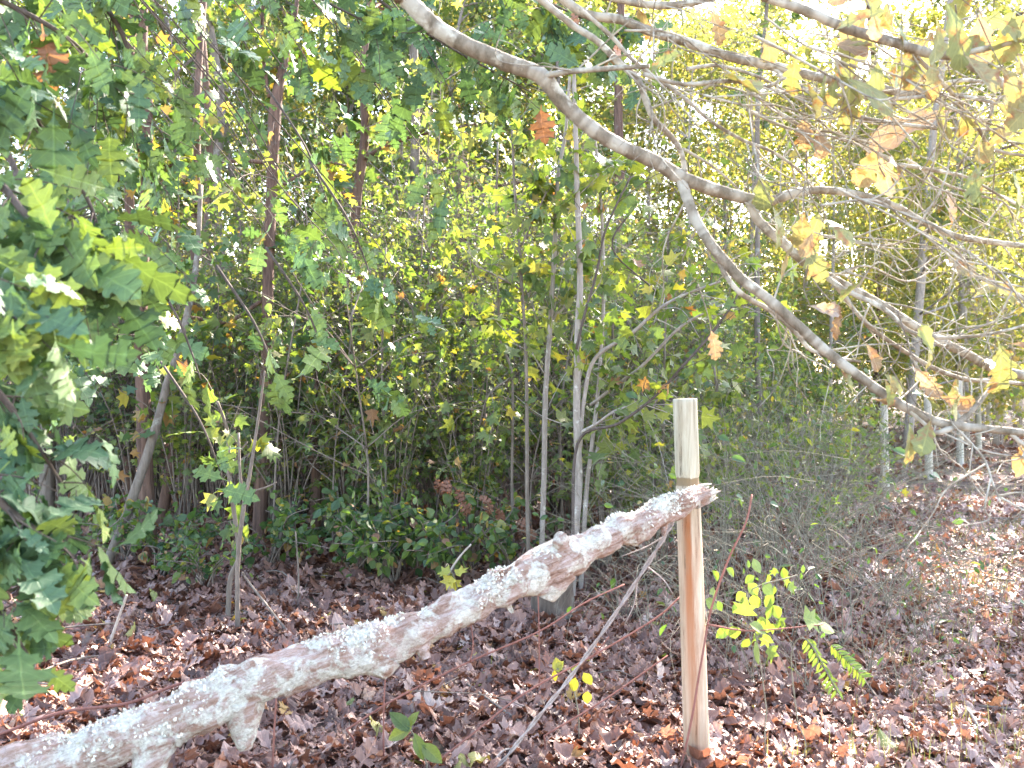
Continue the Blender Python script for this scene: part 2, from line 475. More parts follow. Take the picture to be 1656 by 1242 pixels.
def post_mat(name, stain=True):
    m, nt, bs, out = new_mat(name)
    co = nt.nodes.new("ShaderNodeTexCoord")
    sep = nt.nodes.new("ShaderNodeSeparateXYZ")
    nt.links.new(co.outputs["Object"], sep.inputs[0])
    st = noise_tex(nt, 55, 6, .75, obj_co(nt, (1, 1, .05)), .4)
    blot = noise_tex(nt, 6, 4, .6, obj_co(nt, (1, 1, .5)))
    top = ramp_from(nt, st, [(.3, (.16, .135, .095)), (.46, (.37, .335, .25)), (.7, (.54, .5, .4))])
    if stain:
        low = ramp_from(nt, st, [(.3, (.28, .15, .09)), (.5, (.47, .33, .23)), (.7, (.6, .49, .38))])
        z = sep.outputs[2]
        zl = math_n(nt, 'ADD', z, math_n(nt, 'MULTIPLY', math_n(nt, 'SUBTRACT', blot, .5), .12))
        c = mixc(nt, ramp_from(nt, zl, [(.72, (1, 1, 1)), (.98, (0, 0, 0))]), top, low)
        # the rust run below the rail, on the left half of the face
        xs = math_n(nt, 'ADD', math_n(nt, 'ADD', sep.outputs[0], math_n(nt, 'MULTIPLY', z, .034)), math_n(nt, 'MULTIPLY', math_n(nt, 'SUBTRACT', st, .5), .03))
        xs = math_n(nt, 'ADD', math_n(nt, 'MULTIPLY', xs, 10), .5)
        inx = ramp_from(nt, xs, [(.2, (0, 0, 0)), (.3, (1, 1, 1)), (.44, (1, 1, 1)), (.55, (0, 0, 0))])
        inz = ramp_from(nt, z, [(.1, (.3, .3, .3)), (.45, (.75, .75, .75)), (.8, (1, 1, 1)), (.9, (0, 0, 0))])
        c = mixc(nt, mixc(nt, 1.0, inx, inz, 'MULTIPLY'), c, (.34, .115, .04))
        band = ramp_from(nt, math_n(nt, 'ADD', z, math_n(nt, 'MULTIPLY', math_n(nt, 'SUBTRACT', st, .5), .02)), [(.925, (0, 0, 0)), (.93, (1, 1, 1)), (.955, (1, 1, 1)), (.957, (0, 0, 0))])
        c = mixc(nt, band, c, (.2, .14, .08))
        c = mixc(nt, math_n(nt, 'MULTIPLY', ramp_from(nt, zl, [(.03, (1, 1, 1)), (.2, (0, 0, 0))]), .75), c, (.12, .085, .06))
        c = mixc(nt, ramp_from(nt, noise_tex(nt, 9, 5, .7, obj_co(nt, (1.6, 1.6, .3))), [(.5, (0, 0, 0)), (.7, (.6, .6, .6))]), c, (.27, .21, .14))
        cracks = ramp_from(nt, st, [(.33, (.25, .2, .16)), (.41, (1, 1, 1))])
        c = mixc(nt, .8, c, cracks, 'MULTIPLY')
    else:
        c = mixc(nt, ramp_from(nt, blot, [(.4, (0, 0, 0)), (.7, (.6, .6, .6))]), top, (.55, .46, .4))
    nt.links.new(c, bs.inputs["Base Color"])
    bs.inputs["Roughness"].default_value = .8
    bs.inputs["Specular IOR Level"].default_value = .25
    bump(nt, bs, st, .5, .006)
    return m


M['post'] = post_mat("weathered_post_wood")
M['far_post'] = post_mat("pale_post_wood", False)
M['wire'], _nt, _b, _ = new_mat("fence_wire")
_b.inputs["Base Color"].default_value, _b.inputs["Metallic"].default_value, _b.inputs["Roughness"].default_value = (.3, .28, .26, 1), .7, .5


def ground_mat():
    m, nt, bs, out = new_mat("woodland_soil")
    co = obj_co(nt)
    n = noise_tex(nt, 22, 8, .75, co)
    n2 = noise_tex(nt, .5, 4, .6, co)
    a = ramp_from(nt, n, [(.3, (.04, .024, .018)), (.55, (.12, .07, .05)), (.75, (.22, .14, .11))])
    b = ramp_from(nt, n, [(.3, (.09, .07, .04)), (.6, (.22, .17, .1)), (.8, (.32, .24, .17))])
    nt.links.new(mixc(nt, ramp_from(nt, n2, [(.5, (0, 0, 0)), (.65, (1, 1, 1))]), a, b), bs.inputs["Base Color"])
    bs.inputs["Roughness"].default_value = .95
    bump(nt, bs, n, .8, .03)
    return m


M['ground'] = ground_mat()


# ------------------------------------------------------------------ ground
def gz(x, y):
    return (.05 * np.sin(x * .9 + 1.3) * np.sin(y * .7) + .03 * np.sin(x * 2.3 + y * 1.7)) * np.clip((np.hypot(x - .6, y - 3.2) - .3) / 2, 0, 1)


def ground():
    rr = np.concatenate([[0], np.linspace(.8, 24, 110), np.geomspace(26, 900, 24)])
    k = 220
    an = np.linspace(0, 2 * math.pi, k, endpoint=False)
    X, Y = rr[1:, None] * np.cos(an), 3 + rr[1:, None] * np.sin(an)
    Z = gz(X, Y) * np.clip(1 - (rr[1:, None] - 20) / 20, 0, 1)
    v = np.vstack([[(0, 3, gz(0., 3.))], np.stack([X, Y, Z], -1).reshape(-1, 3)])
    i, j = np.meshgrid(np.arange(len(rr) - 2), np.arange(k), indexing='ij')
    j2 = (j + 1) % k
    q = np.stack([1 + i * k + j, 1 + (i + 1) * k + j, 1 + (i + 1) * k + j2, 1 + i * k + j2], -1).reshape(-1, 4)
    t = [(0, 1 + a, 1 + (a + 1) % k) for a in range(k)]
    mb = MB()
    mb.add(v, q, t)
    o = mb.build("ground", M['ground'])
    o["kind"] = "structure"


ground()


def litter():
    rng = np.random.default_rng(5)
    mb = MB()
    for n, y0, y1, s in ((19000, 2.4, 5.2, .078), (26000, 5.2, 10, .088), (10000, 10, 22, .13)):
        y = np.sqrt(rng.uniform(y0 ** 2, y1 ** 2, n))
        x = rng.uniform(-.62, .62, n) * y
        z = gz(x, y) + rng.uniform(.0, .035, n)
        a = rng.uniform(0, 2 * math.pi, n)
        d = np.column_stack([np.cos(a), np.sin(a), rng.normal(0, .17, n)])
        nr = np.column_stack([rng.normal(0, .3, n), rng.normal(0, .3, n), np.where(rng.random(n) < .5, 1, -1)])
        val = np.clip(rng.beta(1.6, 2.0, n) * .95, 0, .93)
        trk = np.clip((x - (.75 + .5 * (y - 3.2))) / .6, 0, 1) * np.clip((16 - y) / 6, 0, 1)
        val = np.where(rng.random(n) < trk * .75, np.clip(val * .5 + rng.uniform(.35, .55, n), 0, .93), val)
        odd = rng.random(n)
        val = np.where(odd < .03, rng.uniform(.94, 1, n), val)
        scatter(mb, DEAD, np.column_stack([x, y, z]), d, nr, s * (1 - .25 * trk) * np.clip(rng.lognormal(-.12, .35, n), .4, 1.7), val, rng)
    o = mb.build("fallen_leaves", M['litter_leaf'])
    tag(o, "brown curled oak leaves covering the woodland floor", "leaf litter", kind="stuff")
    mb = MB()                                                     # loose dead sticks among the leaves
    n = 420
    y = np.sqrt(rng.uniform(2.6 ** 2, 13 ** 2, n)); x = rng.uniform(-.55, .6, n) * y
    for i in range(n):
        a, L = rng.uniform(0, 6.28), rng.uniform(.15, .7)
        p = np.array((x[i], y[i], gz(x[i], y[i]) + .03))
        d = np.array((math.cos(a), math.sin(a), rng.normal(0, .12)))
        pts = smooth_path([p, p + d * L * .5 + rng.normal(0, .02, 3), p + d * L + rng.normal(0, .03, 3)], 3)
        tube(mb, pts, rng.uniform(.002, .006), 5, rng.random())
    tag(mb.build("fallen_twigs", M['twig']), "thin dead twigs lying in the leaf litter", "twigs", kind="stuff")


litter()


def grass():
    rng = np.random.default_rng(8)
    mb = MB()
    cl = []
    while len(cl) < 420:
        y = rng.uniform(2.9, 3.6) if rng.random() < .06 else rng.uniform(3.4, 15)
        x = rng.uniform(.1, .6) * y
        if x > 1.0 + .42 * (y - 3): cl.append((x, y))
    cl += [(1.15, 3.25), (1.2, 3.3), (1.1, 3.2), (1.3, 3.22), (.95, 3.2), (1.35, 3.3), (-.05, 4.2)]
    for x, y in cl:
        n = int(rng.uniform(3, 13))
        px, py = rng.normal(x, .07, n), rng.normal(y, .07, n)
        d = np.column_stack([rng.normal(0, .55, n), rng.normal(0, .55, n), np.ones(n)])
        nr = np.column_stack([d[:, 0], d[:, 1], -.6 * np.ones(n)]) + rng.normal(0, .2, (n, 3))
        scatter(mb, [strip(.022, .5), strip(.018, .9)], np.column_stack([px, py, gz(px, py)]), d, nr, rng.uniform(.03, .1, n), rng.random(n) ** .5, rng)
    tag(mb.build("grass", M['grass']), "sparse green and straw grass blades along the track", "grass", kind="stuff")


grass()


# ------------------------------------------------------------------ fence
def fence_posts():
    rng = np.random.default_rng(21)
    base = P(1128, 1246, 3.2); base[2] = 0
    topc = P(1107.5, 645, 3.2)
    root = thing("fence_post", "nearest round wooden fence post with an orange stain, holding up the lichened pole", "fence post", base, "posts of the fence line")
    n, k = 90, 40
    t = np.linspace(-.05, 1, n)
    ax = base + (topc - base) * t[:, None]
    r = (20.5 - 1.5 * t) * 3.2 / FPX
    zz = ax[:, 2]
    r = np.where((zz > .925) & (zz < .957), r - .003, r)
    r = r - .004 * np.exp(-((zz - .62) / .015) ** 2) * 0
    th = np.linspace(0, 6.283, k, endpoint=False)
    rad = np.array([[.0022 * noise.noise((math.cos(a) * 3, math.sin(a) * 3, z * 3)) + .001 * noise.noise((math.cos(a) * 9, math.sin(a) * 9, z * 2)) for a in th] for z in zz])
    mb = MB()
    tube(mb, ax, r, k, radial=rad, cap=True)
    mb.build("post", M['post'], root, base)
    spec = [(1429, 634, 10.4, 6.3, "pale fence post second along the line, half hidden by the brier tangle"),
            (1500, 634, 11.9, 6, "third fence post along the line, just below the fork of the oak branch"),
            (1551, 613, 13.6, 5.3, "bright upright fence post with a clear gap on both sides, far down the line"),
            (1581, 611, 16.5, 4.6, "slim far fence post, first of the close cluster at right"),
            (1598, 608, 20, 4.2, "slim far fence post in the middle of the close cluster at right"),
            (1612, 607, 24, 3.8, "tiny far fence post last but one before the trees at right"),
            (1623, 605, 28, 3.4, "tiny farthest fence post, last of the line at right")]
    pos = [base * 1]
    for px, py, d, rp, lab in spec:
        a = P(px, py, d)
        b = np.array((a[0] + .02, a[1], 0)); b[2] = float(gz(b[0], b[1])) * 0
        root2 = thing("fence_post", lab, "fence post", b, "posts of the fence line")
        mb = MB()
        pts = np.linspace(b - (0, 0, .08), a, 14)
        tube(mb, pts, rp * d / FPX * np.linspace(1.06, .96, 14), 16, rough=.015, rng=rng)
        mb.build("post", M['far_post'], root2, b)
        cp = MB()
        tube(cp, np.array([a - (0, 0, .002), a + (0, 0, .004), a + (0, 0, .007)]), rp * d / FPX * np.array([.955, .9, .6]), 16)
        cp.build("cut_top", M['pale_twig'], root2, b)
        pos.append(b)
    for h, lab in ((.98, "top"), (.62, "middle"), (.28, "bottom")):
        mb = MB()
        p = np.array([(q[0] - .03, q[1] - .03, h) for q in pos[2:]])
        dense = []
        for a, b in zip(p[:-1], p[1:]):
            tt = np.linspace(0, 1, 9)[:, None]
            s = a * (1 - tt) + b * tt
            s[:, 2] -= .05 * np.sin(np.pi * tt[:, 0])
            dense.append(s[:-1])
        tube(mb, np.vstack(dense + [p[-1:]]), .0022, 4)
        o = mb.build("fence_wire", M['wire'], None)
        tag(o, f"thin {lab} wire strung between the far fence posts", "fence wire", "wires of the fence")


fence_posts()


def rail():
    rng = np.random.default_rng(31)
    # centre line through the photo's pixels: (px, py, depth, radius px)
    c = [(-560, 1440, 2.32, 52), (-300, 1345, 2.36, 49), (0, 1252, 2.45, 46), (150, 1215, 2.5, 46), (300, 1155, 2.57, 44), (420, 1098, 2.63, 43), (540, 1062, 2.68, 41),
         (640, 1035, 2.74, 42), (740, 985, 2.8, 36), (830, 945, 2.86, 33), (920, 900, 2.93, 33), (1010, 858, 3.0, 30), (1080, 828, 3.06, 28), (1139, 803, 3.11, 22)]
    a = np.array([np.append(P(x, y, d), .85 * r * d / FPX) for x, y, d, r in c])
    s = smooth_path(a, 40)
    p, r = s[:, :3], s[:, 3]
    base = p[0].copy(); base[2] = 0
    root = thing("lichen_covered_pole", "long lichen-crusted white pole slanting down from the fence post, with snapped branch stubs", "pole", base)
    k = 56
    tg, u, w = frames(p)
    ang = np.linspace(0, 6.2832, k, endpoint=False)
    rad = np.zeros((len(p), k))
    for i in range(len(p)):
        for j, t in enumerate(ang):
            q = Vector(p[i] + r[i] * (u[i] * math.cos(t) + w[i] * math.sin(t)))
            crust = max(0, noise.noise(q * 9 + Vector((3, 1, 7))))
            rad[i, j] = .02 * noise.noise(q * 6) + .016 * noise.noise(q * 17) + (.005 + .02 * crust) * abs(noise.noise(q * 60)) + .012 * crust
    mb = MB()
    tube(mb, p, r * .93, k, radial=rad)
    tdir = norm(p[-1] - p[-8])
    for _ in range(26):                                            # splinters of the broken end
        a0 = rng.uniform(0, 6.28)
        o = p[-1] + r[-1] * rng.uniform(.25, .9) * (u[-1] * math.cos(a0) + w[-1] * math.sin(a0))
        L = rng.uniform(.012, .05)
        q = np.array([o - tdir * .04, o, o + tdir * L * .6 + rng.normal(0, .002, 3), o + tdir * L + rng.normal(0, .004, 3)])
        tube(mb, q, np.array([.009, .008, .005, .0012]) * rng.uniform(.6, 1.3), 6, rng.random(), .15, rng)
    mb.build("trunk", M['rail'], root, base)

    def stub(px0, py0, d0, px1, py1, d1, r0, r1):
        m = MB()
        pp = smooth_path([np.append(P(px0, py0, d0), r0), np.append((P(px0, py0, d0) + P(px1, py1, d1)) / 2 + rng.normal(0, .004, 3), (r0 + r1) * .52), np.append(P(px1, py1, d1), r1)], 9)
        rd = np.array([[.005 * noise.noise(Vector(q[:3]) * 40 + Vector((math.cos(t), math.sin(t), 0)) * 2) for t in np.linspace(0, 6.28, 18, endpoint=False)] for q in pp])
        tube(m, pp[:, :3], pp[:, 3], 18, radial=rd)
        m.build("branch_stub", M['rail'], root, base)
    stub(392, 1130, 2.61, 396, 1212, 2.6, .062, .018)
    stub(255, 1185, 2.53, 236, 1262, 2.5, .06, .035)
    stub(905, 920, 2.91, 882, 968, 2.89, .055, .028)
    stub(815, 955, 2.86, 829, 991, 2.86, .022, .004)
    stub(620, 1062, 2.7, 606, 1092, 2.68, .05, .03)
    stub(675, 1020, 2.74, 690, 1066, 2.72, .035, .012)
    stub(925, 895, 2.9, 905, 868, 2.86, .04, .02)
    stub(1072, 835, 3.05, 1073, 866, 3.04, .016, .004)
    # curled lichen plates standing off the bark
    lb = MB()
    n = 16000
    i = rng.integers(40, len(p) - 3, n)
    t = rng.uniform(0, 6.2832, n)
    rd = u[i] * np.cos(t)[:, None] + w[i] * np.sin(t)[:, None]
    pos = p[i] + rd * (r[i] * .93 + rad[i, (t / 6.2832 * k).astype(int) % k])[:, None]
    dens = np.array([noise.noise(Vector(q) * 9 + Vector((3, 1, 7))) + .35 * (d[2]) for q, d in zip(pos, rd)])
    ok = dens > rng.uniform(.12, .4, n)
    pos, rd = pos[ok], rd[ok]
    m_ = len(pos)
    nr = rd + rng.normal(0, .45, (m_, 3))
    dr = np.cross(nr, rng.normal(size=(m_, 3)))
    scatter(lb, [oval(.5, .5, -.6), oval(.6, -.4, .5), oval(.45, .2, -.9)], pos - rd * .0015, dr + rd * .12, nr, rng.uniform(.004, .010, m_), np.clip(rng.normal(.6, .28, m_), 0, 1), rng)
    o = lb.build("lichen", M['lichen'], root, base)
    o["kind"] = "stuff"


rail()


# ------------------------------------------------------------------ foreground oaks
def twig_leaves(mb, path, n, size, rng, spread=.05, vlo=0, vhi=1, droop=.5, tmpl=OAKS, face=(0, -.6, .6), beta=(1.5, 1.5)):
    """leaves standing alternately off a twig, hanging a little"""
    if n < 1: return
    path = np.asarray(path)
    f = rng.uniform(.05, 1, n) * (len(path) - 1)
    i = np.minimum(f.astype(int), len(path) - 2)
    fr = (f - i)[:, None]
    pos = path[i] * (1 - fr) + path[i + 1] * fr + rng.normal(0, spread * .3, (n, 3))
    along = norm(path[i + 1] - path[i])
    d = along * .6 + rng.normal(0, .7, (n, 3)) - np.array((0, 0, droop)) * rng.uniform(.2, 1.8, (n, 1))
    nr = np.array(face) + rng.normal(0, .75, (n, 3))
    size = size * rng.lognormal(0, .2, n)
    scatter(mb, tmpl, pos, d, nr, size * rng.uniform(.65, 1.25, n), vlo + (vhi - vlo) * rng.beta(*beta, n), rng)


def side_twigs(wood, leaves, path, rng, n, L, r, nl, size, **kw):
    path = np.asarray(path)[:, :3]
    for _ in range(n):
        i = int(rng.uniform(.15, .98) * (len(path) - 1))
        a = path[i]
        al = norm(path[min(i + 1, len(path) - 1)] - path[i - 1])
        d = norm(al * .7 + rng.normal(0, .6, 3) + np.array((0, 0, -.1)))
        l = L * rng.uniform(.5, 1.3)
        q = smooth_path([a, a + d * l * .5 + rng.normal(0, l * .07, 3), a + d * l + np.array((0, 0, -.15 * l)) + rng.normal(0, l * .1, 3)], 4)
        if wood is not None: tube(wood, q, np.linspace(r, r * .4, len(q)), 5, rng.random())
        if leaves is not None and nl: twig_leaves(leaves, q, int(rng.poisson(nl)), size, rng, **kw)


def left_oak():
    rng = np.random.default_rng(41)
    base = np.array((-2.55, 2.3, 0.0))
    root = thing("oak_tree", "green oak at the left edge whose lobed leaves hang into the picture in the foreground", "tree", base)
    tr = MB()
    tp = smooth_path([np.append(base - (0, 0, .1), .19), np.append(base + (.03, .02, 1.2), .15), np.append(base + (-.02, .0, 2.6), .13), np.append(base + (.05, .1, 4.6), .09), np.append(base + (.1, .15, 6.2), .03)], 10)
    tube(tr, tp[:, :3], tp[:, 3], 18, rough=.03, rng=rng)
    tr.build("trunk", M['trunk_bark'], root, base)
    lv = MB()
    limbs = [  # start height on the trunk, then photo points (px, py, depth)
        (3.0, [(-260, -120, 2.5), (-40, -20, 2.4), (120, 70, 2.45), (190, 170, 2.5)]),
        (2.7, [(-260, 60, 2.3), (-60, 120, 2.2), (70, 210, 2.2), (140, 320, 2.25), (165, 390, 2.3)]),
        (2.4, [(-250, 200, 2.1), (-40, 270, 2.0), (45, 350, 1.95), (110, 410, 2.0), (150, 440, 2.05)]),
        (2.2, [(-250, 340, 1.9), (-70, 390, 1.8), (-30, 450, 1.75), (20, 520, 1.75), (45, 590, 1.8)]),
        (1.8, [(-240, 540, 2.1), (-70, 580, 2.0), (10, 650, 2.0), (60, 720, 2.05), (105, 790, 2.1)]),
        (1.5, [(-240, 720, 2.0), (-60, 760, 1.9), (20, 830, 1.9), (80, 870, 1.95), (120, 900, 2.0)]),
        (1.1, [(-240, 930, 2.1), (-60, 950, 2.0), (-10, 985, 2.0), (25, 1030, 2.0), (55, 1075, 2.05)]),
        (3.4, [(-200, -300, 3.2), (100, -190, 3.2), (330, -90, 3.3), (520, 0, 3.5), (640, 60, 3.6)]),
        (3.6, [(-200, -330, 3.6), (250, -200, 3.7), (520, -60, 3.9), (700, 60, 4.0), (860, 150, 4.1)]),
        (3.2, [(-100, -150, 3.0), (90, -60, 3.0), (190, 40, 3.0), (215, 160, 3.1), (190, 300, 3.2)]),
        (3.1, [(-60, 160, 3.3), (40, 330, 3.3), (80, 440, 3.3), (110, 540, 3.4), (120, 600, 3.4)]),
        (3.8, [(-100, -330, 3.9), (420, -220, 4.0), (700, -90, 4.2), (900, 10, 4.3), (1010, 60, 4.3)]),
    ]
    cfg = [(24, 3.6), (24, 3.6), (20, 3.2), (14, 2.8), (13, 2.8), (17, 3.2), (13, 2.8), (22, 5), (32, 6), (20, 4), (20, 4), (26, 6)]
    for (h, pts), (nt_, nl) in zip(limbs, cfg):
        mb = MB()
        q = np.array([base + (0.02, 0.03, h)] + [P(*a) for a in pts])
        s = smooth_path(q, 7)
        tube(mb, s, np.linspace(.014, .0025, len(s)), 7, rough=.04, rng=rng)
        k0 = int(len(s) * .33)
        side_twigs(mb, lv, s[k0:], rng, nt_, .13 if pts[-1][2] < 2.2 else .22, .0022, nl, .108, spread=.08, beta=(1.7, 1.6))
        mb.build("branch", M['dark_twig'], root, base)
    # sprigs hanging lower inside the wood edge
    for px, py, d, n in ((310, 570, 3.4, 5), (440, 590, 3.6, 7), (350, 745, 4.0, 9), (520, 560, 4.0, 5), (590, 420, 4.2, 8), (520, 300, 4.4, 7)):
        mb = MB()
        s = smooth_path([P(px - 90, py - 160, d + .1), P(px - 30, py - 70, d), P(px, py, d), P(px + 15, py + 45, d)], 5)
        tube(mb, s, np.linspace(.006, .002, len(s)), 6)
        twig_leaves(lv, s[5:], n, .125, rng, .06, .3, .95, .7)
        mb.build("branch", M['dark_twig'], root, base)
    for _ in range(20):
        px, py, d = rng.uniform(230, 720), rng.uniform(60, 640), rng.uniform(3.5, 5.2)
        mb = MB()
        s = smooth_path([P(px - 330, py - 420, d - .3), P(px - 170, py - 235, d - .1), P(px - 70 + rng.normal(0, 15), py - 95, d), P(px, py, d), P(px + 20, py + 45, d)], 5)
        tube(mb, s, np.linspace(.0035, .0014, len(s)), 6)
        side_twigs(mb, lv, s[8:], rng, 4, .16, .0018, 2.6, .115, spread=.06, vlo=.2, vhi=.95)
        mb.build("branch", M['dark_twig'], root, base)
    # crown above the frame
    for _ in range(26):
        a, l = rng.uniform(0, 6.28), rng.uniform(.8, 2.2)
        st = base + np.array((.05, .08, rng.uniform(3.6, 6)))
        e = st + np.array((math.cos(a) * l, math.sin(a) * l, rng.uniform(.1, .7)))
        s = smooth_path([st, (st + e) / 2 + rng.normal(0, .1, 3), e], 6)
        side_twigs(None, lv, s, rng, 9, .4, .003, 4, .14)
    lv.build("foliage", M['oak_leaf'], root, base)


left_oak()


def bough_oak():
    rng = np.random.default_rng(43)
    base = np.array((-1.7, -1.0, 0.0))
    root = thing("oak_tree", "oak whose lichen-ringed boughs sweep down across the upper right, with olive and rust leaves", "tree", base)
    tr = MB()
    tp = smooth_path([np.append(base - (0, 0, .1), .24), np.append(base + (0, .03, 1.5), .18), np.append(base + (.06, .05, 3.6), .15), np.append(base + (.1, 0, 6), .06)], 10)
    tube(tr, tp[:, :3], tp[:, 3], 18, rough=.03, rng=rng)
    tr.build("trunk", M['trunk_bark'], root, base)
    B = {}
    D = 2.6
    lead = lambda z: [tuple(base + (.06, .05, z))]
    main = [(655, -4, D, 18), (700, 40, D, 17), (760, 76, D, 16.5), (830, 105, D, 16), (876, 124, D, 16), (912, 168, D + .02, 15), (960, 210, D + .03, 14.5), (1010, 240, D + .04, 14),
            (1060, 262, D + .05, 14), (1102, 287, D + .06, 14), (1150, 305, D + .08, 12.5), (1200, 319, D + .1, 12), (1240, 326, D + .12, 10), (1290, 311, D + .15, 8.5), (1340, 308, D + .18, 8),
            (1400, 318, D + .2, 8), (1450, 335, D + .22, 7.5), (1490, 357, D + .25, 7), (1540, 380, D + .27, 6.5), (1600, 391, D + .3, 6), (1690, 402, D + .33, 5.5)]
    forkA = [(1100, 288, D + .06, 10), (1111, 320, D + .04, 10), (1126, 357, D + .02, 10), (1150, 396, D, 10), (1180, 431, D, 10.5), (1200, 452, D, 10), (1245, 486, D, 10), (1290, 526, D, 10),
             (1340, 571, D, 10), (1400, 616, D, 9.5), (1450, 651, D, 9.5), (1515, 682, D, 9), (1560, 690, D, 8.5), (1620, 696, D, 8), (1700, 706, D, 7)]
    forkB = [(1212, 322, D + .1, 9), (1226, 356, D + .12, 9.5), (1270, 396, D + .14, 9.5), (1310, 431, D + .16, 9.5), (1342, 449, D + .18, 9), (1400, 480, D + .2, 9), (1440, 502, D + .2, 8.5), (1500, 541, D + .2, 8.5),
             (1560, 571, D + .2, 8.5), (1612, 597, D + .2, 9), (1700, 616, D + .2, 8)]
    sub = [
        [(1108, 300, D + .05, 6), (1122, 340, D + .1, 5.5), (1150, 392, D + .12, 5.5), (1172, 442, D + .1, 5.5), (1200, 476, D + .08, 5.5), (1250, 505, D + .1, 5), (1290, 542, D + .1, 4.5), (1312, 566, D + .1, 4), (1352, 578, D + .1, 3.5), (1392, 585, D + .1, 2.5)],
        [(1318, 434, D + .16, 6), (1362, 466, D + .1, 5.5), (1430, 500, D + .06, 5), (1470, 535, D + .04, 4.5), (1522, 546, D + .04, 4), (1600, 540, D, 3), (1680, 520, D, 2.5)],
        [(1350, 460, D + .12, 4.5), (1390, 511, D + .2, 4.5), (1430, 546, D + .25, 4.5), (1500, 590, D + .3, 4.5), (1560, 613, D + .3, 4.5), (1620, 617, D + .3, 4), (1690, 626, D + .3, 3.5)],
        [(874, 124, D, 7), (920, 116, D - .05, 6), (980, 111, D - .1, 5.5), (1050, 107, D - .14, 5)],
        [(868, -6, D - .02, 7.5), (925, 40, D, 7), (965, 66, D, 7), (1000, 100, D, 7), (1032, 130, D, 7), (1044, 162, D, 6.5), (1058, 193, D, 6.5), (1085, 221, D + .03, 6), (1103, 250, D + .05, 5.5), (1108, 290, D + .06, 6)],
        [(905, -5, D + .2, 9), (950, 24, D + .2, 9), (1000, 31, D + .2, 9), (1050, 50, D + .2, 9), (1104, 66, D + .2, 9.5), (1180, 92, D + .22, 9), (1250, 107, D + .25, 9), (1330, 126, D + .28, 9), (1420, 141, D + .3, 8.5), (1475, 152, D + .3, 6), (1560, 130, D + .3, 4), (1680, 150, D + .3, 3)],
        [(1240, -5, D - .2, 10), (1310, 20, D - .2, 10), (1370, 46, D - .2, 10), (1450, 70, D - .2, 10), (1502, 86, D - .2, 9.5), (1545, 92, D - .2, 9), (1585, 114, D - .2, 8.5), (1670, 166, D - .2, 8)],
        [(980, -6, D + .3, 8), (1050, 8, D + .3, 8), (1110, 6, D + .3, 7.5), (1170, -8, D + .3, 7)],
        [(1535, 92, D - .2, 6.5), (1600, 77, D - .25, 6), (1690, 55, D - .3, 5)],
        [(938, 14, D + .1, 4), (990, 60, D + .1, 4.5), (1022, 96, D + .1, 4), (1060, 126, D + .1, 4), (1104, 156, D + .1, 4), (1150, 196, D + .1, 3.8), (1200, 226, D + .1, 3.5), (1250, 246, D + .1, 3), (1292, 276, D + .12, 3), (1313, 302, D + .14, 2.2)],
        [(1040, 120, D, 4.5), (1104, 136, D, 4.5), (1180, 131, D, 4.5), (1236, 140, D, 4), (1266, 128, D, 3)],
        [(1246, 108, D + .25, 4.5), (1290, 138, D + .24, 4), (1340, 152, D + .24, 4), (1440, 160, D + .24, 4), (1550, 155, D + .24, 4), (1690, 188, D + .24, 3.5)],
        [(1256, 120, D + .2, 4), (1310, 150, D + .2, 4), (1350, 176, D + .2, 4), (1392, 190, D + .2, 4.5), (1480, 204, D + .2, 4), (1570, 210, D + .2, 3.5), (1680, 205, D + .2, 3)],
        [(1478, 88, D - .18, 5), (1530, 140, D - .1, 4), (1575, 195, D - .05, 4), (1608, 241, D, 3.5), (1690, 256, D, 3)],
        [(1460, 655, D, 4), (1500, 690, D - .02, 4), (1512, 700, D - .02, 5), (1545, 688, D, 7), (1580, 655, D + .05, 5), (1605, 622, D + .1, 3.5), (1625, 590, D + .14, 2.5)],
        [(1548, 692, D, 2), (1590, 740, D - .05, 2), (1605, 780, D - .08, 2), (1618, 812, D - .1, 1.5)],
        [(1630, 698, D, 5), (1660, 722, D, 4.5), (1700, 740, D, 4)],
        [(1340, 450, D + .15, 2.5), (1400, 430, D + .2, 2), (1470, 455, D + .3, 2), (1530, 420, D + .4, 1.5)],
        [(1320, 379, D + .3, 3), (1370, 388, D + .3, 3), (1440, 396, D + .3, 2.5), (1500, 372, D + .3, 2)],
        [(1104, 240, D + .4, 3), (1160, 275, D + .4, 2.5), (1230, 340, D + .4, 2)],
    ]

    for _ in range(15):                                            # the fan of thin outer branches
        x0, y0 = rng.uniform(980, 1500), rng.uniform(-10, 520)
        if y0 > 60 + (x0 - 900) * .75: y0 = rng.uniform(0, 200)
        dd = D + rng.uniform(-.25, .45)
        sl = rng.uniform(.05, .6)
        L = rng.uniform(180, 480)
        r0 = rng.uniform(1.8, 4.2)
        sub.append([(x0 + L * t + rng.normal(0, 7), y0 + L * sl * (t + .25 * t * t) + rng.normal(0, 8), dd + .05 * t, r0 * (1 - .65 * t)) for t in np.linspace(0, 1, 6)])

    def build(pts, start=None, sub_n=10):
        mb = MB()
        s = px_tube(mb, [(a, b_, c_, r_ * (.84 if r_ > 8 else .78)) for a, b_, c_, r_ in pts], 9, 12, rough=.05)
        if start is not None:
            e = P(*pts[0][:3]); e2 = P(*pts[1][:3])
            st = base + np.array((.06, .05, start))
            r0 = pts[0][3] * pts[0][2] / FPX
            ctl = e - (e2 - e) / np.linalg.norm(e2 - e) * .9 + np.array((0, -.3, .2))
            tt = np.linspace(0, 1, 24)[:, None]
            q = st * (1 - tt) ** 2 + ctl * 2 * tt * (1 - tt) + e * tt ** 2
            tube(mb, q[:, :3], np.linspace(r0 * 2.2, r0, len(q)), 12, rough=.03, rng=rng)
        return mb, s

    lv = MB()
